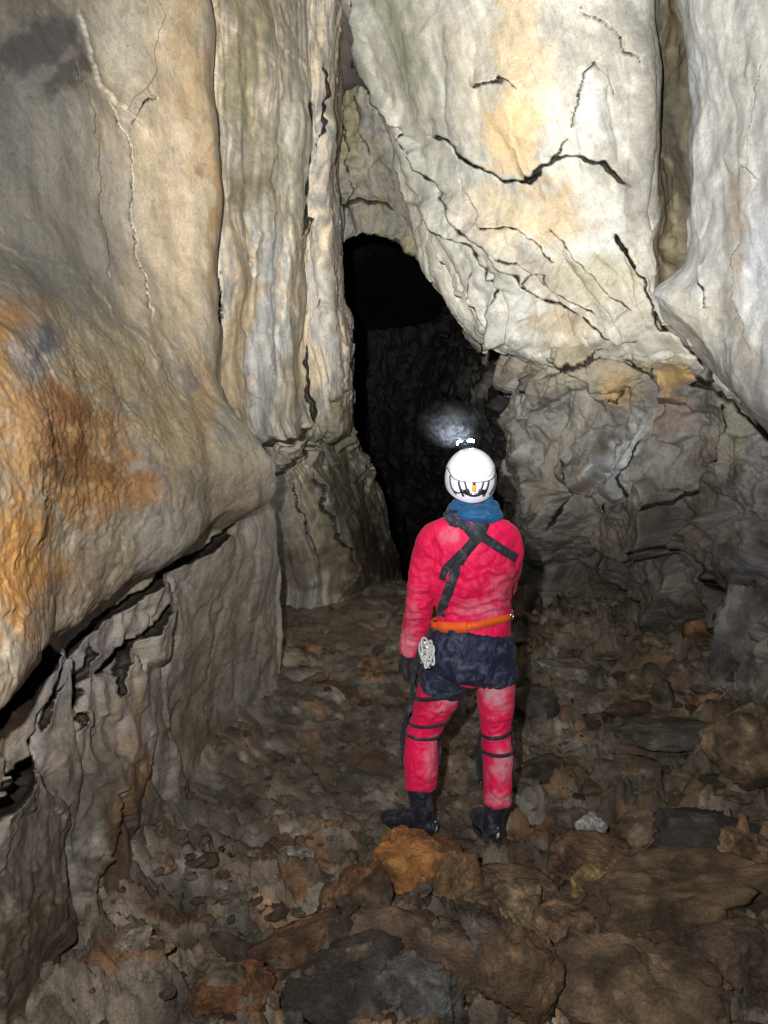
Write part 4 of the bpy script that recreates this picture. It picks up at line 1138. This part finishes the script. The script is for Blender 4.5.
# suit
suit_me = voxel([loft(torso_s), loft(larm_s), loft(rarm_s), loft(lleg_s), loft(rleg_s)], .0062, 7)
FOLDS = [([(406,582),(418,592),(432,590)],3,.010),([(405,600),(417,606),(434,600)],3.2,.011),([(404,614),(415,617),(430,611)],3,.009),([(402,630),(412,633),(424,627)],2.6,.007),
 ([(425,545),(430,562),(440,575)],3.5,.008),([(436,530),(440,552),(446,580),(444,602)],3.5,.009),([(440,600),(458,606),(480,603),(508,596)],3.6,.012),([(438,611),(462,615),(490,611),(512,604)],3,.009),
 ([(466,575),(480,588),(505,590)],4,.008),([(484,560),(498,572),(512,574)],4,.009),([(500,580),(508,570),(518,566)],3,.009),([(460,560),(466,580),(462,600)],4,.006),([(486,575),(484,592),(490,606)],4,.007),
 ([(414,712),(428,716),(446,708)],3,.009),([(408,742),(420,746),(434,741)],3,.006),([(410,772),(422,778),(436,774)],2.6,.006),([(440,700),(436,712),(424,722)],3,.008),
 ([(484,716),(496,722),(510,716)],3,.009),([(486,738),(497,741),(509,737)],3,.007),([(488,758),(492,775),(490,792)],3,.005),([(488,790),(498,795),(510,789)],2.6,.007),([(482,700),(490,712),(488,724)],3,.007),([(426,750),(428,768),(424,784)],3,.005)]
def wrinkle(me, amp=1.0):
    V = mverts(me); Nn = mnorm(me); px, py, t = proj(V)
    h = np.zeros(len(V))
    w = np.stack([fbm(V, 5, 3, .5, 301), fbm(V, 5, 3, .5, 302), fbm(V, 5, 3, .5, 303)], 1) * .06
    Q = V + w
    # general slack: stretched along the body
    h += fbm(Q * [1, 1, .35], 7, 3, .45, 304, True) * .0065 - .003
    h += fbm(Q * [1, 1, .6], 20, 2, .5, 305) * .0014
    # elbow / knee / waist rucks: tight rings across the limb
    def ruck(x, y, rx, ry, ang, fr, a):
        k = np.exp(-(((px - x) / rx) ** 2 + ((py - y) / ry) ** 2))
        an = math.radians(ang); s = (V[:, 0] + w[:, 0]) * math.sin(an) + (V[:, 2] + w[:, 1]) * math.cos(an)
        return k * np.sin(s * fr * .75 + fbm(V, 6, 2, .5, 308) * 3.4) * a * (.35 + .65 * sstep(-.3, .4, fbm(V, 7, 2, .5, 311)))
    h += ruck(420, 600, 16, 24, 15, 210, .006); h += ruck(424, 560, 16, 30, 35, 150, .005)
    h += ruck(474, 612, 42, 14, 5, 230, .006); h += ruck(425, 722, 20, 12, -10, 260, .005); h += ruck(497, 728, 18, 13, 5, 260, .005)
    h += ruck(421, 782, 18, 9, 0, 260, .004); h += ruck(498, 797, 16, 9, 0, 260, .004)
    h += ruck(500, 560, 20, 34, -40, 150, .006); h += ruck(455, 570, 26, 34, 30, 120, .005); h += ruck(480, 590, 26, 24, -20, 150, .004)
    fr_ = fbm(Q * [1, 1, .5], 11, 3, .55, 309); h += -.005 * np.exp(-(fr_ / .05) ** 2)          # sharp random creases
    h += ruck(440, 702, 22, 12, 30, 200, .004); h += ruck(410, 642, 12, 14, 10, 260, .004)
    fold = ribs(px, py, FOLDS, 3) * sstep(.1, -.4, Nn[:, 1])
    setv(me, V + Nn * ((h + fold) * amp)[:, None])
    return me
wrinkle(suit_me)
Vs = mverts(suit_me); px, py, t = proj(Vs)
nz = fbm(Vs, 9, 4, .6, 320) * .5
def bl(x, y, rx, ry): return sstep(1.2, .25, np.hypot((px - x) / rx, (py - y) / ry) + nz)
mudv = np.maximum.reduce([bl(450, 698, 18, 16) * .95, bl(498, 694, 22, 24) * .9, bl(430, 762, 10, 30) * .6, bl(502, 768, 14, 40) * .8, bl(407, 648, 10, 24) * .6, bl(482, 610, 30, 12) * .4,
                          bl(450, 535, 10, 8) * .4, bl(500, 590, 16, 26) * .22, bl(500, 798, 16, 8) * .7, bl(412, 620, 10, 30) * .25])
a = suit_me.color_attributes.new('Mud', 'FLOAT_COLOR', 'POINT'); AA = np.ones((len(Vs), 4), np.float32); AA[:, :3] = mudv[:, None]
a.data.foreach_set('color', AA.ravel())
BV_suit = BVHTree.FromPolygons([tuple(v) for v in Vs], [tuple(p.vertices) for p in suit_me.polygons])
o_suit = link('caving_suit', suit_me, M_SUIT, person)

# shorts over the suit
sh_me = voxel([loft(grow([sec(467,677,35,.118), sec(468,668,45,.15), sec(471,645,43,.14), sec(474,629,38,.120)], .010)),
               loft(grow([sec(450,666,24,.12), sec(443,680,22,.115), sec(440,691,20.5,.110)], .010)),
               loft(grow([sec(487,660,25,.12), sec(494,671,20.5,.114), sec(496,680,19,.108)], .010))], .006, 5)
V = mverts(sh_me); Nn = mnorm(sh_me)
V = V + Nn * (fbm(V * [1, 1, .6], 16, 4, .55, 330, True) * .0065)[:, None]
px, py, t = proj(V)
zj = fbm(V, 12, 3, .5, 333) * .006
V[:, 2] += np.where(py > 680, zj, 0)
setv(sh_me, V)
BV_sh = BVHTree.FromPolygons([tuple(v) for v in V], [tuple(p.vertices) for p in sh_me.polygons])
link('overshorts', sh_me, M_SHORT, person)

# ------------------------------------------------------------------ straps laid on the cloth
def hit(P, D, off, trees=(BV_suit,)):
    best = None
    for tr in trees:
        loc, n, i, d = tr.ray_cast(Vector(P), Vector(D), 6)
        if loc is not None and (best is None or d < best[1]): best = (np.array(loc), d)
    if best is None: return None
    return best[0] - np.array(D) * off

def ribbon(path, Nrm, width, thick=.003):
    """flat strap: path points, outward normals"""
    path = np.array(path); Nrm = np.array(Nrm); T = np.gradient(path, axis=0)
    T /= np.linalg.norm(T, axis=1)[:, None] + 1e-9
    B = np.cross(T, Nrm); B /= np.linalg.norm(B, axis=1)[:, None] + 1e-9
    w = np.asarray(width) * np.ones(len(path))
    rings = np.stack([path + B * w[:, None] / 2, path + B * w[:, None] / 2 + Nrm * thick, path - B * w[:, None] / 2 + Nrm * thick, path - B * w[:, None] / 2], 1)
    n = len(path); V = rings.reshape(-1, 3)
    F = []
    for i in range(n - 1):
        for k in range(4): a_, b_ = i * 4 + k, i * 4 + (k + 1) % 4; F.append((a_, b_, b_ + 4, a_ + 4))
    F += [(3, 2, 1, 0), tuple(range(4 * (n - 1), 4 * n))]
    return V, F

def back_strap(pts, width_px, n=46, off=.004, trees=(BV_suit,)):
    pts = np.array(pts, float); L = np.r_[0, np.cumsum(np.linalg.norm(np.diff(pts, axis=0), axis=1))]
    q = hermite(pts, L, np.linspace(0, L[-1], n)); W = []
    for x, y in q:
        tgt = A(x, y); D = tgt - CAM; D /= np.linalg.norm(D); h = hit(CAM, D, off, trees)
        if h is not None: W.append(h)
    W = np.array(W)
    for _ in range(3): W[1:-1] = (W[:-2] + 2 * W[1:-1] + W[2:]) / 4
    W[:, 1] -= .002
    Nrm = np.tile([0, -1., 0], (len(W), 1)); Nrm[:, 0] = (W[:, 0] - A(472, 560)[0]) * 2.2
    Nrm /= np.linalg.norm(Nrm, axis=1)[:, None]
    return ribbon(W, Nrm, width_px * K, .004)

def ring_strap(cx, cy, dy, width, tiltx=0.0, n=64, off=.004, trees=(BV_suit,), thick=.003, tilty=0.0, arc=(0, 2 * math.pi), maxr=.4):
    c = A(cx, cy, dy); W = []; Nn = []
    full = abs(arc[1] - arc[0] - 2 * math.pi) < 1e-3
    for a_ in np.linspace(arc[0], arc[1], n):
        d = np.array([math.cos(a_), math.sin(a_), 0]); p = c.copy(); p[2] += d[0] * tiltx + d[1] * tilty
        loc, nn, i, dist = None, None, None, None
        best = 0
        for tr in trees:
            pp = Vector(p); 
            l, _, _, ds = tr.ray_cast(pp + Vector(d) * maxr, Vector(-d), maxr)
            if l is not None:
                r = (np.array(l) - p) @ d
                best = max(best, r)
        if best <= 0: best = .08
        W.append(p + d * (best + off)); Nn.append(d)
    W = np.array(W)
    for _ in range(2):
        W[1:-1] = (W[:-2] + 2 * W[1:-1] + W[2:]) / 4
    return ribbon(W, Nn, width, thick)

def part(name, vf, mat, parent=person, smooth=True, label=None):
    o = link(name, mesh_from(*vf), mat, parent, smooth)
    if label: o['label'] = label
    return o

part('chest_harness', back_strap([(444,519),(456,523),(470,528),(480,535),(492,543),(504,551),(516,558)], 9), M_WEB)
part('chest_harness', back_strap([(486,516),(484,526),(474,541),(462,556),(454,574),(448,592),(443,606),(441,616)], 10), M_WEB)
part('harness_strap', back_strap([(462,552),(452,562),(446,568),(442,580)], 7, off=.007), M_WEB)
part('harness_patch', back_strap([(470,526),(476,533),(482,541)], 16, off=.009), M_WEB)
# belt
TT = (BV_suit, BV_sh)
belt = part('belt', ring_strap(474, 619, 0, .036, tiltx=.024, trees=TT, off=.008, maxr=.2), M_BELT)
part('buckle', back_strap([(437,626),(450,627.5),(467,627)], 10.5, n=14, off=.013, trees=TT), M_BELT, label='wider doubled section of the orange belt')
def torus_link(c, rx, rz, r, ax=0.0, tilt=0.0):
    pts = []
    for a_ in np.linspace(0, 2 * math.pi, 25)[:-1]:
        x = rx * math.cos(a_) * (1 + .25 * math.sin(a_)); z = rz * math.sin(a_)
        X = x * math.cos(tilt) - z * math.sin(tilt); Z = x * math.sin(tilt) + z * math.cos(tilt)
        pts.append(np.array([X * math.cos(ax), X * math.sin(ax), Z]) + c)
    pts = np.array(pts); n = len(pts); V = []; b = np.linspace(0, 2 * np.pi, 9)[:-1]
    nrm = np.array([-math.sin(ax), math.cos(ax), 0])
    for i in range(n):
        t_ = pts[(i + 1) % n] - pts[i - 1]; t_ /= np.linalg.norm(t_); u_ = np.cross(t_, nrm)
        V.append(pts[i] + r * (np.outer(np.cos(b), u_) + np.outer(np.sin(b), nrm)))
    i = np.arange(n * 8).reshape(n, 8); F = []
    for k in range(n):
        for j in range(8): F.append((i[k, j], i[(k + 1) % n, j], i[(k + 1) % n, (j + 1) % 8], i[k, (j + 1) % 8]))
    return np.concatenate(V), F
part('ring', torus_link(A(512, 616, -.11), .012, .017, .0028, .9), M_METAL)
# leg straps
for (cx, cy, tx) in ((427, 720, .012), (421, 733, -.004)): part('knee_strap', ring_strap(cx, cy, .015, .016, tx, maxr=.115, tilty=.0), M_WEB)
for (cx, cy, tx) in ((496, 731, .012), (497, 748, .004)): part('knee_strap', ring_strap(cx, cy, .015, .018, tx, maxr=.115), M_WEB)
def pad(cx, cy, h, dy, r):
    c = A(cx, cy, dy); rows = []
    for k, z in enumerate(np.linspace(-h / 2, h / 2, 12)):
        rr = r * (1 + .12 * math.sin(math.pi * k / 11)); 
        for a_ in np.linspace(math.radians(5), math.radians(175), 20):
            rows.append(c + np.array([math.cos(a_) * rr, math.sin(a_) * rr * 1.12 , z]))
    V = np.array(rows); F = [tuple(f) for f in grid_faces(20, 12)]
    V2 = V + (V - c) * [.10, .10, 0]; n = len(V)
    F += [tuple(i + n for i in f[::-1]) for f in F]
    i = np.arange(n).reshape(12, 20); e = list(i[0]) + list(i[1:, -1]) + list(i[-1, -2::-1]) + list(i[-2:0:-1, 0])
    F += [(e[k], e[(k + 1) % len(e)], e[(k + 1) % len(e)] + n, e[k] + n) for k in range(len(e))]
    return np.concatenate([V, V2]), F
part('knee_pad', pad(421, 745, .26, .015, .083), M_WEB); part('knee_pad', pad(496, 760, .26, .015, .079), M_WEB)
# side riser strap on the outer left thigh
def side_strap(pts, w):
    P = np.array([A(x, y, d) for x, y, d in pts]); L = np.r_[0, np.cumsum(np.linalg.norm(np.diff(P, axis=0), axis=1))]
    W = hermite(P, L, np.linspace(0, L[-1], 24)); return ribbon(W, np.tile([-.75, -.66, 0], (24, 1)), w, .005)
part('thigh_strap', side_strap([(420,648,-.08),(416,664,-.05),(413,682,-.02),(412,700,0),(407,716,-.01)], .026), M_WEB)
part('thigh_strap', ring_strap(440, 688, .01, .02, .04, maxr=.17, trees=TT, off=.004), M_WEB)

# bunch of karabiners and cord at the left hip
rack = empty('karabiner_bunch', tuple(A(427, 655, -.14) - np.array(person.location))); rack.parent = person
for k, (x, y, rx, rz, ax, tl) in enumerate([(429,649,.018,.040,.3,.3),(424,655,.017,.042,-.3,-.25),(431,658,.016,.038,.6,.15),(426,661,.018,.036,.1,.5)]):
    part('karabiner', torus_link(A(x, y, -.135 - .012 * k), rx, rz, .0042, ax, tl), M_METAL, rack)
rr = np.random.default_rng(3)
for k in range(9):
    part('cord_loop', torus_link(A(427 + rr.uniform(-5, 5), 654 + rr.uniform(-7, 7), -.13 - .006 * k), rr.uniform(.010, .02), rr.uniform(.03, .05), .0052, rr.uniform(-.6, .6), rr.uniform(-.5, .6)), M_CORD, rack)

# snood / collar: folded roll round the neck
def roll(c, R, r, n=60, m=14, seed=0, tilt=0.0, sq=.8):
    V = []
    for i in range(n):
        a_ = 2 * math.pi * i / n
        rr_ = r * (1 + .22 * math.sin(3 * a_ + seed) + .12 * math.sin(7 * a_ + seed * 2))
        for j in range(m):
            b_ = 2 * math.pi * j / m
            rad = R + rr_ * math.cos(b_)
            V.append([c[0] + rad * math.cos(a_), c[1] + rad * math.sin(a_) * sq, c[2] + rr_ * 1.25 * math.sin(b_) + tilt * math.cos(a_) + .012 * math.sin(2 * a_ + seed)])
    return np.array(V), [tuple(f) for f in grid_faces(m, n + 1)] if False else [(i * m + j, ((i + 1) % n) * m + j, ((i + 1) % n) * m + (j + 1) % m, i * m + (j + 1) % m) for i in range(n) for j in range(m)]
hood = voxel([roll(A(473, 514, .02), .086, .036, seed=.6), roll(A(471, 507, .03), .070, .028, seed=2.2, tilt=.008), loft([(A(472, 520, .02), .095, .075), (A(471, 500, .035), .072, .07)], 24),
              ell(A(480, 515, -.07), (.105, .062, .044), 4)], .005, 4)
V = mverts(hood); Nn = mnorm(hood)
V += Nn * (fbm(V * [1, 1, 2.2], 14, 3, .5, 340, True) * .005)[:, None]; setv(hood, V)
link('snood', hood, M_SNOOD, person)
part('suit_collar', ell(A(455, 515, -.03), (.055, .05, .028), 4, lambda P, V: P + V * (fbm(V, 3, 3, .5, 9) * .006)[:, None]), M_SHORT)

# ------------------------------------------------------------------ helmet
HEC = A(470.5, 479, .03); HR = np.array([.121, .150, .142])
helmet = empty('helmet', tuple(HEC - np.array(person.location))); helmet.parent = person
def hpt(az, el, k=1.0):
    """az: 0 = straight back (towards the viewer), + to the right; el in degrees"""
    a_ = math.radians(az); e_ = math.radians(el)
    return HEC + HR * k * np.array([math.cos(e_) * math.sin(a_), -math.cos(e_) * math.cos(a_), math.sin(e_)])
def shell(k0, k1, elmin, nu=96, nv=44, top=90, wob=0):
    V = []
    for k in (k0, k1):
        for j in range(nv):
            for i in range(nu):
                az = 360 * i / nu
                lo = elmin(az)
                V.append(hpt(az, lo + (top - lo) * j / (nv - 1) * .999, k))
    V = np.array(V); n = nu * nv; F = [tuple(f) for f in grid_faces(nu, nv, True)]
    F += [tuple(i + n for i in f[::-1]) for f in F]
    F += [(i, (i + 1) % nu, (i + 1) % nu + n, i + n) for i in range(nu)]
    F += [tuple(range(nu * (nv - 1), nu * nv)), tuple(range(n + nu * (nv - 1), n + nu * nv))[::-1]]
    return V, F
def lo1(az):
    b = math.cos(math.radians(az))
    return -10 - 40 * max(b, 0) ** .7 + 12 * max(-b, 0)
part('shell', shell(.94, 1.0, lo1), M_SHELL, helmet)
def lo2(az):
    z = ((az + 180) % 360) - 180
    return 22 - 22 * math.exp(-(z / 48.) ** 4) + 2 * math.cos(math.radians(z))
part('top_cap', shell(1.0, 1.03, lo2), M_SHELL, helmet)
def hstrip(pts, w, k=1.006, th=.0035, n=18):
    P = np.array([hpt(a_, e_, k) for a_, e_ in pts]); L = np.r_[0, np.cumsum(np.linalg.norm(np.diff(P, axis=0), axis=1))]
    W = hermite(P, L, np.linspace(0, L[-1], n))
    for i in range(n):
        d = (W[i] - HEC) / HR; W[i] = HEC + HR * d / np.linalg.norm(d) * k
    Nn = (W - HEC) / HR ** 2; Nn /= np.linalg.norm(Nn, axis=1)[:, None]
    return ribbon(W, Nn, w, th)
for pts, w_ in (([(-34, -2), (-30, -18), (-25, -31)], .010), ([(34, -2), (30, -18), (25, -31)], .010), ([(-20, -2), (-17, -14), (-14, -22)], .008), ([(20, -2), (17, -14), (14, -22)], .008),
                ([(-58, 8), (-55, -12), (-44, -28)], .008), ([(58, 8), (55, -12), (44, -28)], .008)):
    part('vent', hstrip(pts, w_), M_BLACK, helmet)
part('shell_seam', hstrip([(-80, 24), (-62, 14), (-46, 3), (-24, -2), (0, -3), (24, -2), (46, 3), (62, 14), (80, 24)], .0032, 1.012, .003, 60), M_BLACK, helmet)
cr = empty('cradle', tuple(hpt(0, -32) - HEC)); cr.parent = helmet
part('cradle_band', hstrip([(-30, -18), (-18, -23), (-8, -27), (0, -28), (8, -27), (18, -23), (30, -18)], .014, 1.012, .005, 30), M_BLACK, cr)
part('cradle_hook', hstrip([(-46, -21), (-36, -24), (-27, -20)], .005, 1.012, .004), M_BLACK, cr)
part('cradle_block', hstrip([(-17, -16), (-14, -25)], .024, 1.014, .008, 6), M_BLACK, cr)
part('cradle_block', hstrip([(17, -16), (14, -25)], .024, 1.014, .008, 6), M_BLACK, cr)
part('buckle', hstrip([(-5, -25), (5, -25)], .012, 1.05, .005, 6), M_METAL, cr)
part('strap_clip', hstrip([(-1, -8), (-1, -19)], .017, 1.03, .008, 8), M_GOLD, helmet)
part('strap_clip', hstrip([(-1, -4), (-1, -8)], .014, 1.03, .007, 6), M_BLACK, helmet)

# headlamp on the crown
def bbox(c, s, bev=.004):
    bm = bmesh.new(); bmesh.ops.create_cube(bm, size=1); bmesh.ops.scale(bm, vec=s, verts=bm.verts)
    bmesh.ops.bevel(bm, geom=bm.edges[:], offset=bev, segments=2, affect='EDGES'); bmesh.ops.translate(bm, vec=[float(v) for v in c], verts=bm.verts)
    V = np.array([v.co[:] for v in bm.verts]); F = [tuple(v.index for v in f.verts) for f in bm.faces]; bm.free(); return V, F
lc = A(465.5, 444, .10)
lamp = empty('headlamp', tuple(lc - HEC)); lamp.parent = helmet
part('bracket', bbox(lc + [.012, -.005, -.022], (.05, .05, .028)), M_BLACK, lamp)
part('housing', bbox(lc + [0, 0, .0], (.074, .04, .022)), M_BLACK, lamp)
for x, dz in ((-.026, -.001), (.026, .010)):
    V, F = ell(lc + np.array([x, .012, dz + .004]), (.0165, .022, .0115), 3); part('lens', (V, F), M_LED, lamp)

# ------------------------------------------------------------------ boots
def boot(heel, toe, shaft, mudk, seed):
    """heel, toe on the ground (world), shaft = ankle top point"""
    heel = np.array(heel, float); toe = np.array(toe, float); sh = np.array(shaft, float)
    d = toe - heel; L = np.linalg.norm(d); d /= L; s = np.cross(d, [0, 0, 1.]); s /= np.linalg.norm(s); u = np.cross(s, d)
    def S(f, w, h, z): return (heel + d * L * f + u * (z + h), w, h)
    foot = loft([S(-.04, .034, .038, .01), S(.05, .047, .052, .008), S(.28, .049, .060, .008), S(.5, .051, .054, .008), S(.72, .058, .044, .008), S(.92, .055, .038, .008), S(1.05, .034, .026, .012)], 24)
    shf = loft([(heel + d * L * .19 + u * .04, .050, .058), (heel + d * L * .19 + u * .10, (.052), .056), (sh, .060, .060)], 20)
    me = voxel([foot, shf], .005, 3)
    V = mverts(me); Nn = mnorm(me); setv(me, V + Nn * (fbm(V, 28, 3, .6, seed) * .002)[:, None])
    # sole outline
    ang = np.linspace(0, 2 * np.pi, 40, endpoint=False)
    prof = []
    for a_ in ang:
        f = .5 - .53 * math.cos(a_); wd = (.049 + .010 * sstep(.45, .8, np.array([f]))[0] - .003 * math.sin(f * 6)) * math.sin(a_)
        prof.append((f, wd))
    rings = []
    for z, g in ((-.004, .97), (.006, 1.02), (.018, 1.02), (.024, .98)):
        rings.append(np.array([heel + d * L * ((f - .5) * g + .5) + s * w_ * g + u * (z + .010 * max(0, f - .85) * 3) for f, w_ in prof]))
    V = np.concatenate(rings); F = [tuple(q) for q in grid_faces(40, 4, True)] + [tuple(range(40))[::-1], tuple(range(120, 160))]
    return me, (V, F), (heel, d, L, s, u)
def gz(P): P = np.array(P, float); P[2] = float(floor_h(P[0], P[1], True)[0]) + .006; return P
def boots():
    # left: pointing left and a little away; right: pointing away
    for nm, hp_, tp, shx, sd in (('boot', A(435, 836), None, (419, 788, -.01), 5), ('boot', A(493, 844), None, (497, 800, -.01), 6)):
        if sd == 5:
            heel = np.array([A(431, 834)[0], Y0 - .05, 0]); toe = heel + np.array([-.225, .13, 0])
        else:
            heel = np.array([A(494, 840)[0], Y0 - .07, 0]); toe = heel + np.array([-.055, .255, 0])
        zz = min(gz(heel)[2], gz(toe)[2]); zh = gz(heel)[2]; zt = gz(toe)[2]
        zm = max(zh, zt, float(floor_h((heel[0] + toe[0]) / 2, (heel[1] + toe[1]) / 2)[0]) + .004)
        heel[2] = max(zm - .008, zh); toe[2] = max(zm - .008, zt)
        me, sole, fr = boot(heel, toe, A(*shx), 1, 350 + sd)
        up = link('boot', me, M_BOOT, person)
        part('sole', sole, M_SOLE if sd == 5 else M_BOOT, up)
        h, d, L, s, u = fr
        # heel pull loop and laces
        part('pull_loop', ribbon([h - d * .012 + u * .10, h - d * .022 + u * .085, h - d * .024 + u * .065, h - d * .016 + u * .05], np.tile(-d, (4, 1)), .012, .004), M_CORD, up)
        for k in range(3):
            c0 = h + d * L * (.42 + .09 * k) + u * (.098 - .012 * k)
            part('lace', ribbon([c0 + s * .028 - u * .012, c0 + s * .01, c0 - s * .01, c0 - s * .028 - u * .012], np.tile(u, (4, 1)), .005, .003), M_CORD, up)
boots()

# breath mist caught in the headlamp beam
def mist():
    m = bpy.data.materials.new('breath_mist'); m.use_nodes = True; nt = m.node_tree; nt.nodes.clear(); L = nt.links.new
    out = N(nt, 'ShaderNodeOutputMaterial'); v = N(nt, 'ShaderNodeVolumePrincipled'); L(v.outputs[0], out.inputs['Volume'])
    v.inputs['Color'].default_value = (.85, .9, 1, 1); v.inputs['Anisotropy'].default_value = -.1
    tc = N(nt, 'ShaderNodeTexCoord')
    n = N(nt, 'ShaderNodeTexNoise', Scale=2.6, Detail=8, Roughness=.66, Distortion=1.6); L(tc.outputs['Object'], n.inputs['Vector'])
    r = ramp(nt, n.outputs['Fac'], [(.46, g3(0)), (.62, g3(1))])
    ln = N(nt, 'ShaderNodeVectorMath', operation='LENGTH'); L(tc.outputs['Object'], ln.inputs[0])
    f = ramp(nt, ln.outputs['Value'], [(.0, g3(1)), (.45, g3(.35)), (.9, g3(0))])
    mu = N(nt, 'ShaderNodeMath', operation='MULTIPLY'); L(r, mu.inputs[0]); L(f, mu.inputs[1])
    m2 = N(nt, 'ShaderNodeMath', operation='MULTIPLY'); L(mu.outputs[0], m2.inputs[0]); m2.inputs[1].default_value = 1.5
    L(m2.outputs[0], v.inputs['Density'])
    V, F = ico(4); me = mesh_from(V, F); me.materials.append(m)
    o = bpy.data.objects.new('breath_mist', me); COL.objects.link(o); c = A(450, 424, .22)
    o.location = c; o.scale = (.19, .16, .14)
    tag(o, 'pale puff of breath mist drifting beside the lit headlamp', 'mist', kind='stuff')
mist()
d_ = bpy.data.lights.new('headlamp_beam', 'SPOT'); d_.energy = 45; d_.spot_size = math.radians(120); d_.spot_blend = 1; d_.shadow_soft_size = .015; d_.color = (.85, .93, 1)
o_ = bpy.data.objects.new('headlamp_beam', d_); COL.objects.link(o_); o_.location = lc + np.array([0, .045, .008])
o_.rotation_euler = Vector((-.25, 1, -.02)).to_track_quat('-Z', 'Y').to_euler()
# ------------------------------------------------------------------ world and lamps
w = bpy.data.worlds.new('World'); scene.world = w; w.use_nodes = True
nt = w.node_tree; nt.nodes.clear()
sky = N(nt, 'ShaderNodeTexSky', sky_type='NISHITA', sun_disc=False, sun_elevation=math.radians(20), sun_rotation=0)
bg = N(nt, 'ShaderNodeBackground'); bg.inputs['Strength'].default_value = .0002
ow = N(nt, 'ShaderNodeOutputWorld'); nt.links.new(sky.outputs[0], bg.inputs[0]); nt.links.new(bg.outputs[0], ow.inputs[0])

def spot(name, loc, aim, W, size, blend, rad, col):
    d = bpy.data.lights.new(name, 'SPOT'); d.energy = W; d.spot_size = math.radians(size); d.spot_blend = blend
    d.shadow_soft_size = rad; d.color = col
    o = bpy.data.objects.new(name, d); COL.objects.link(o); o.location = loc
    o.rotation_euler = (Vector(aim) - Vector(loc)).to_track_quat('-Z', 'Y').to_euler()
    return o
# the photographer's own cap lamp: a beam and its spill
LP = (-.2, .02, 2.12)
spot('photographer_lamp_beam', LP, pt(500, 110, 5.3), 2850, 68, 1.0, .02, (1, .99, .965))
spot('photographer_lamp_spill', LP, pt(360, 380, 5.0), 455, 150, 1.0, .02, (1, .98, .95))

scene.view_settings.view_transform = 'Standard'; scene.view_settings.look = 'None'
scene.view_settings.exposure = 0; scene.view_settings.gamma = 1
scene.render.engine = 'CYCLES'
scene.cycles.use_denoising = True
scene.cycles.max_bounces = 6; scene.cycles.diffuse_bounces = 3; scene.cycles.volume_bounces = 0
scene.cycles.sample_clamp_indirect = 4
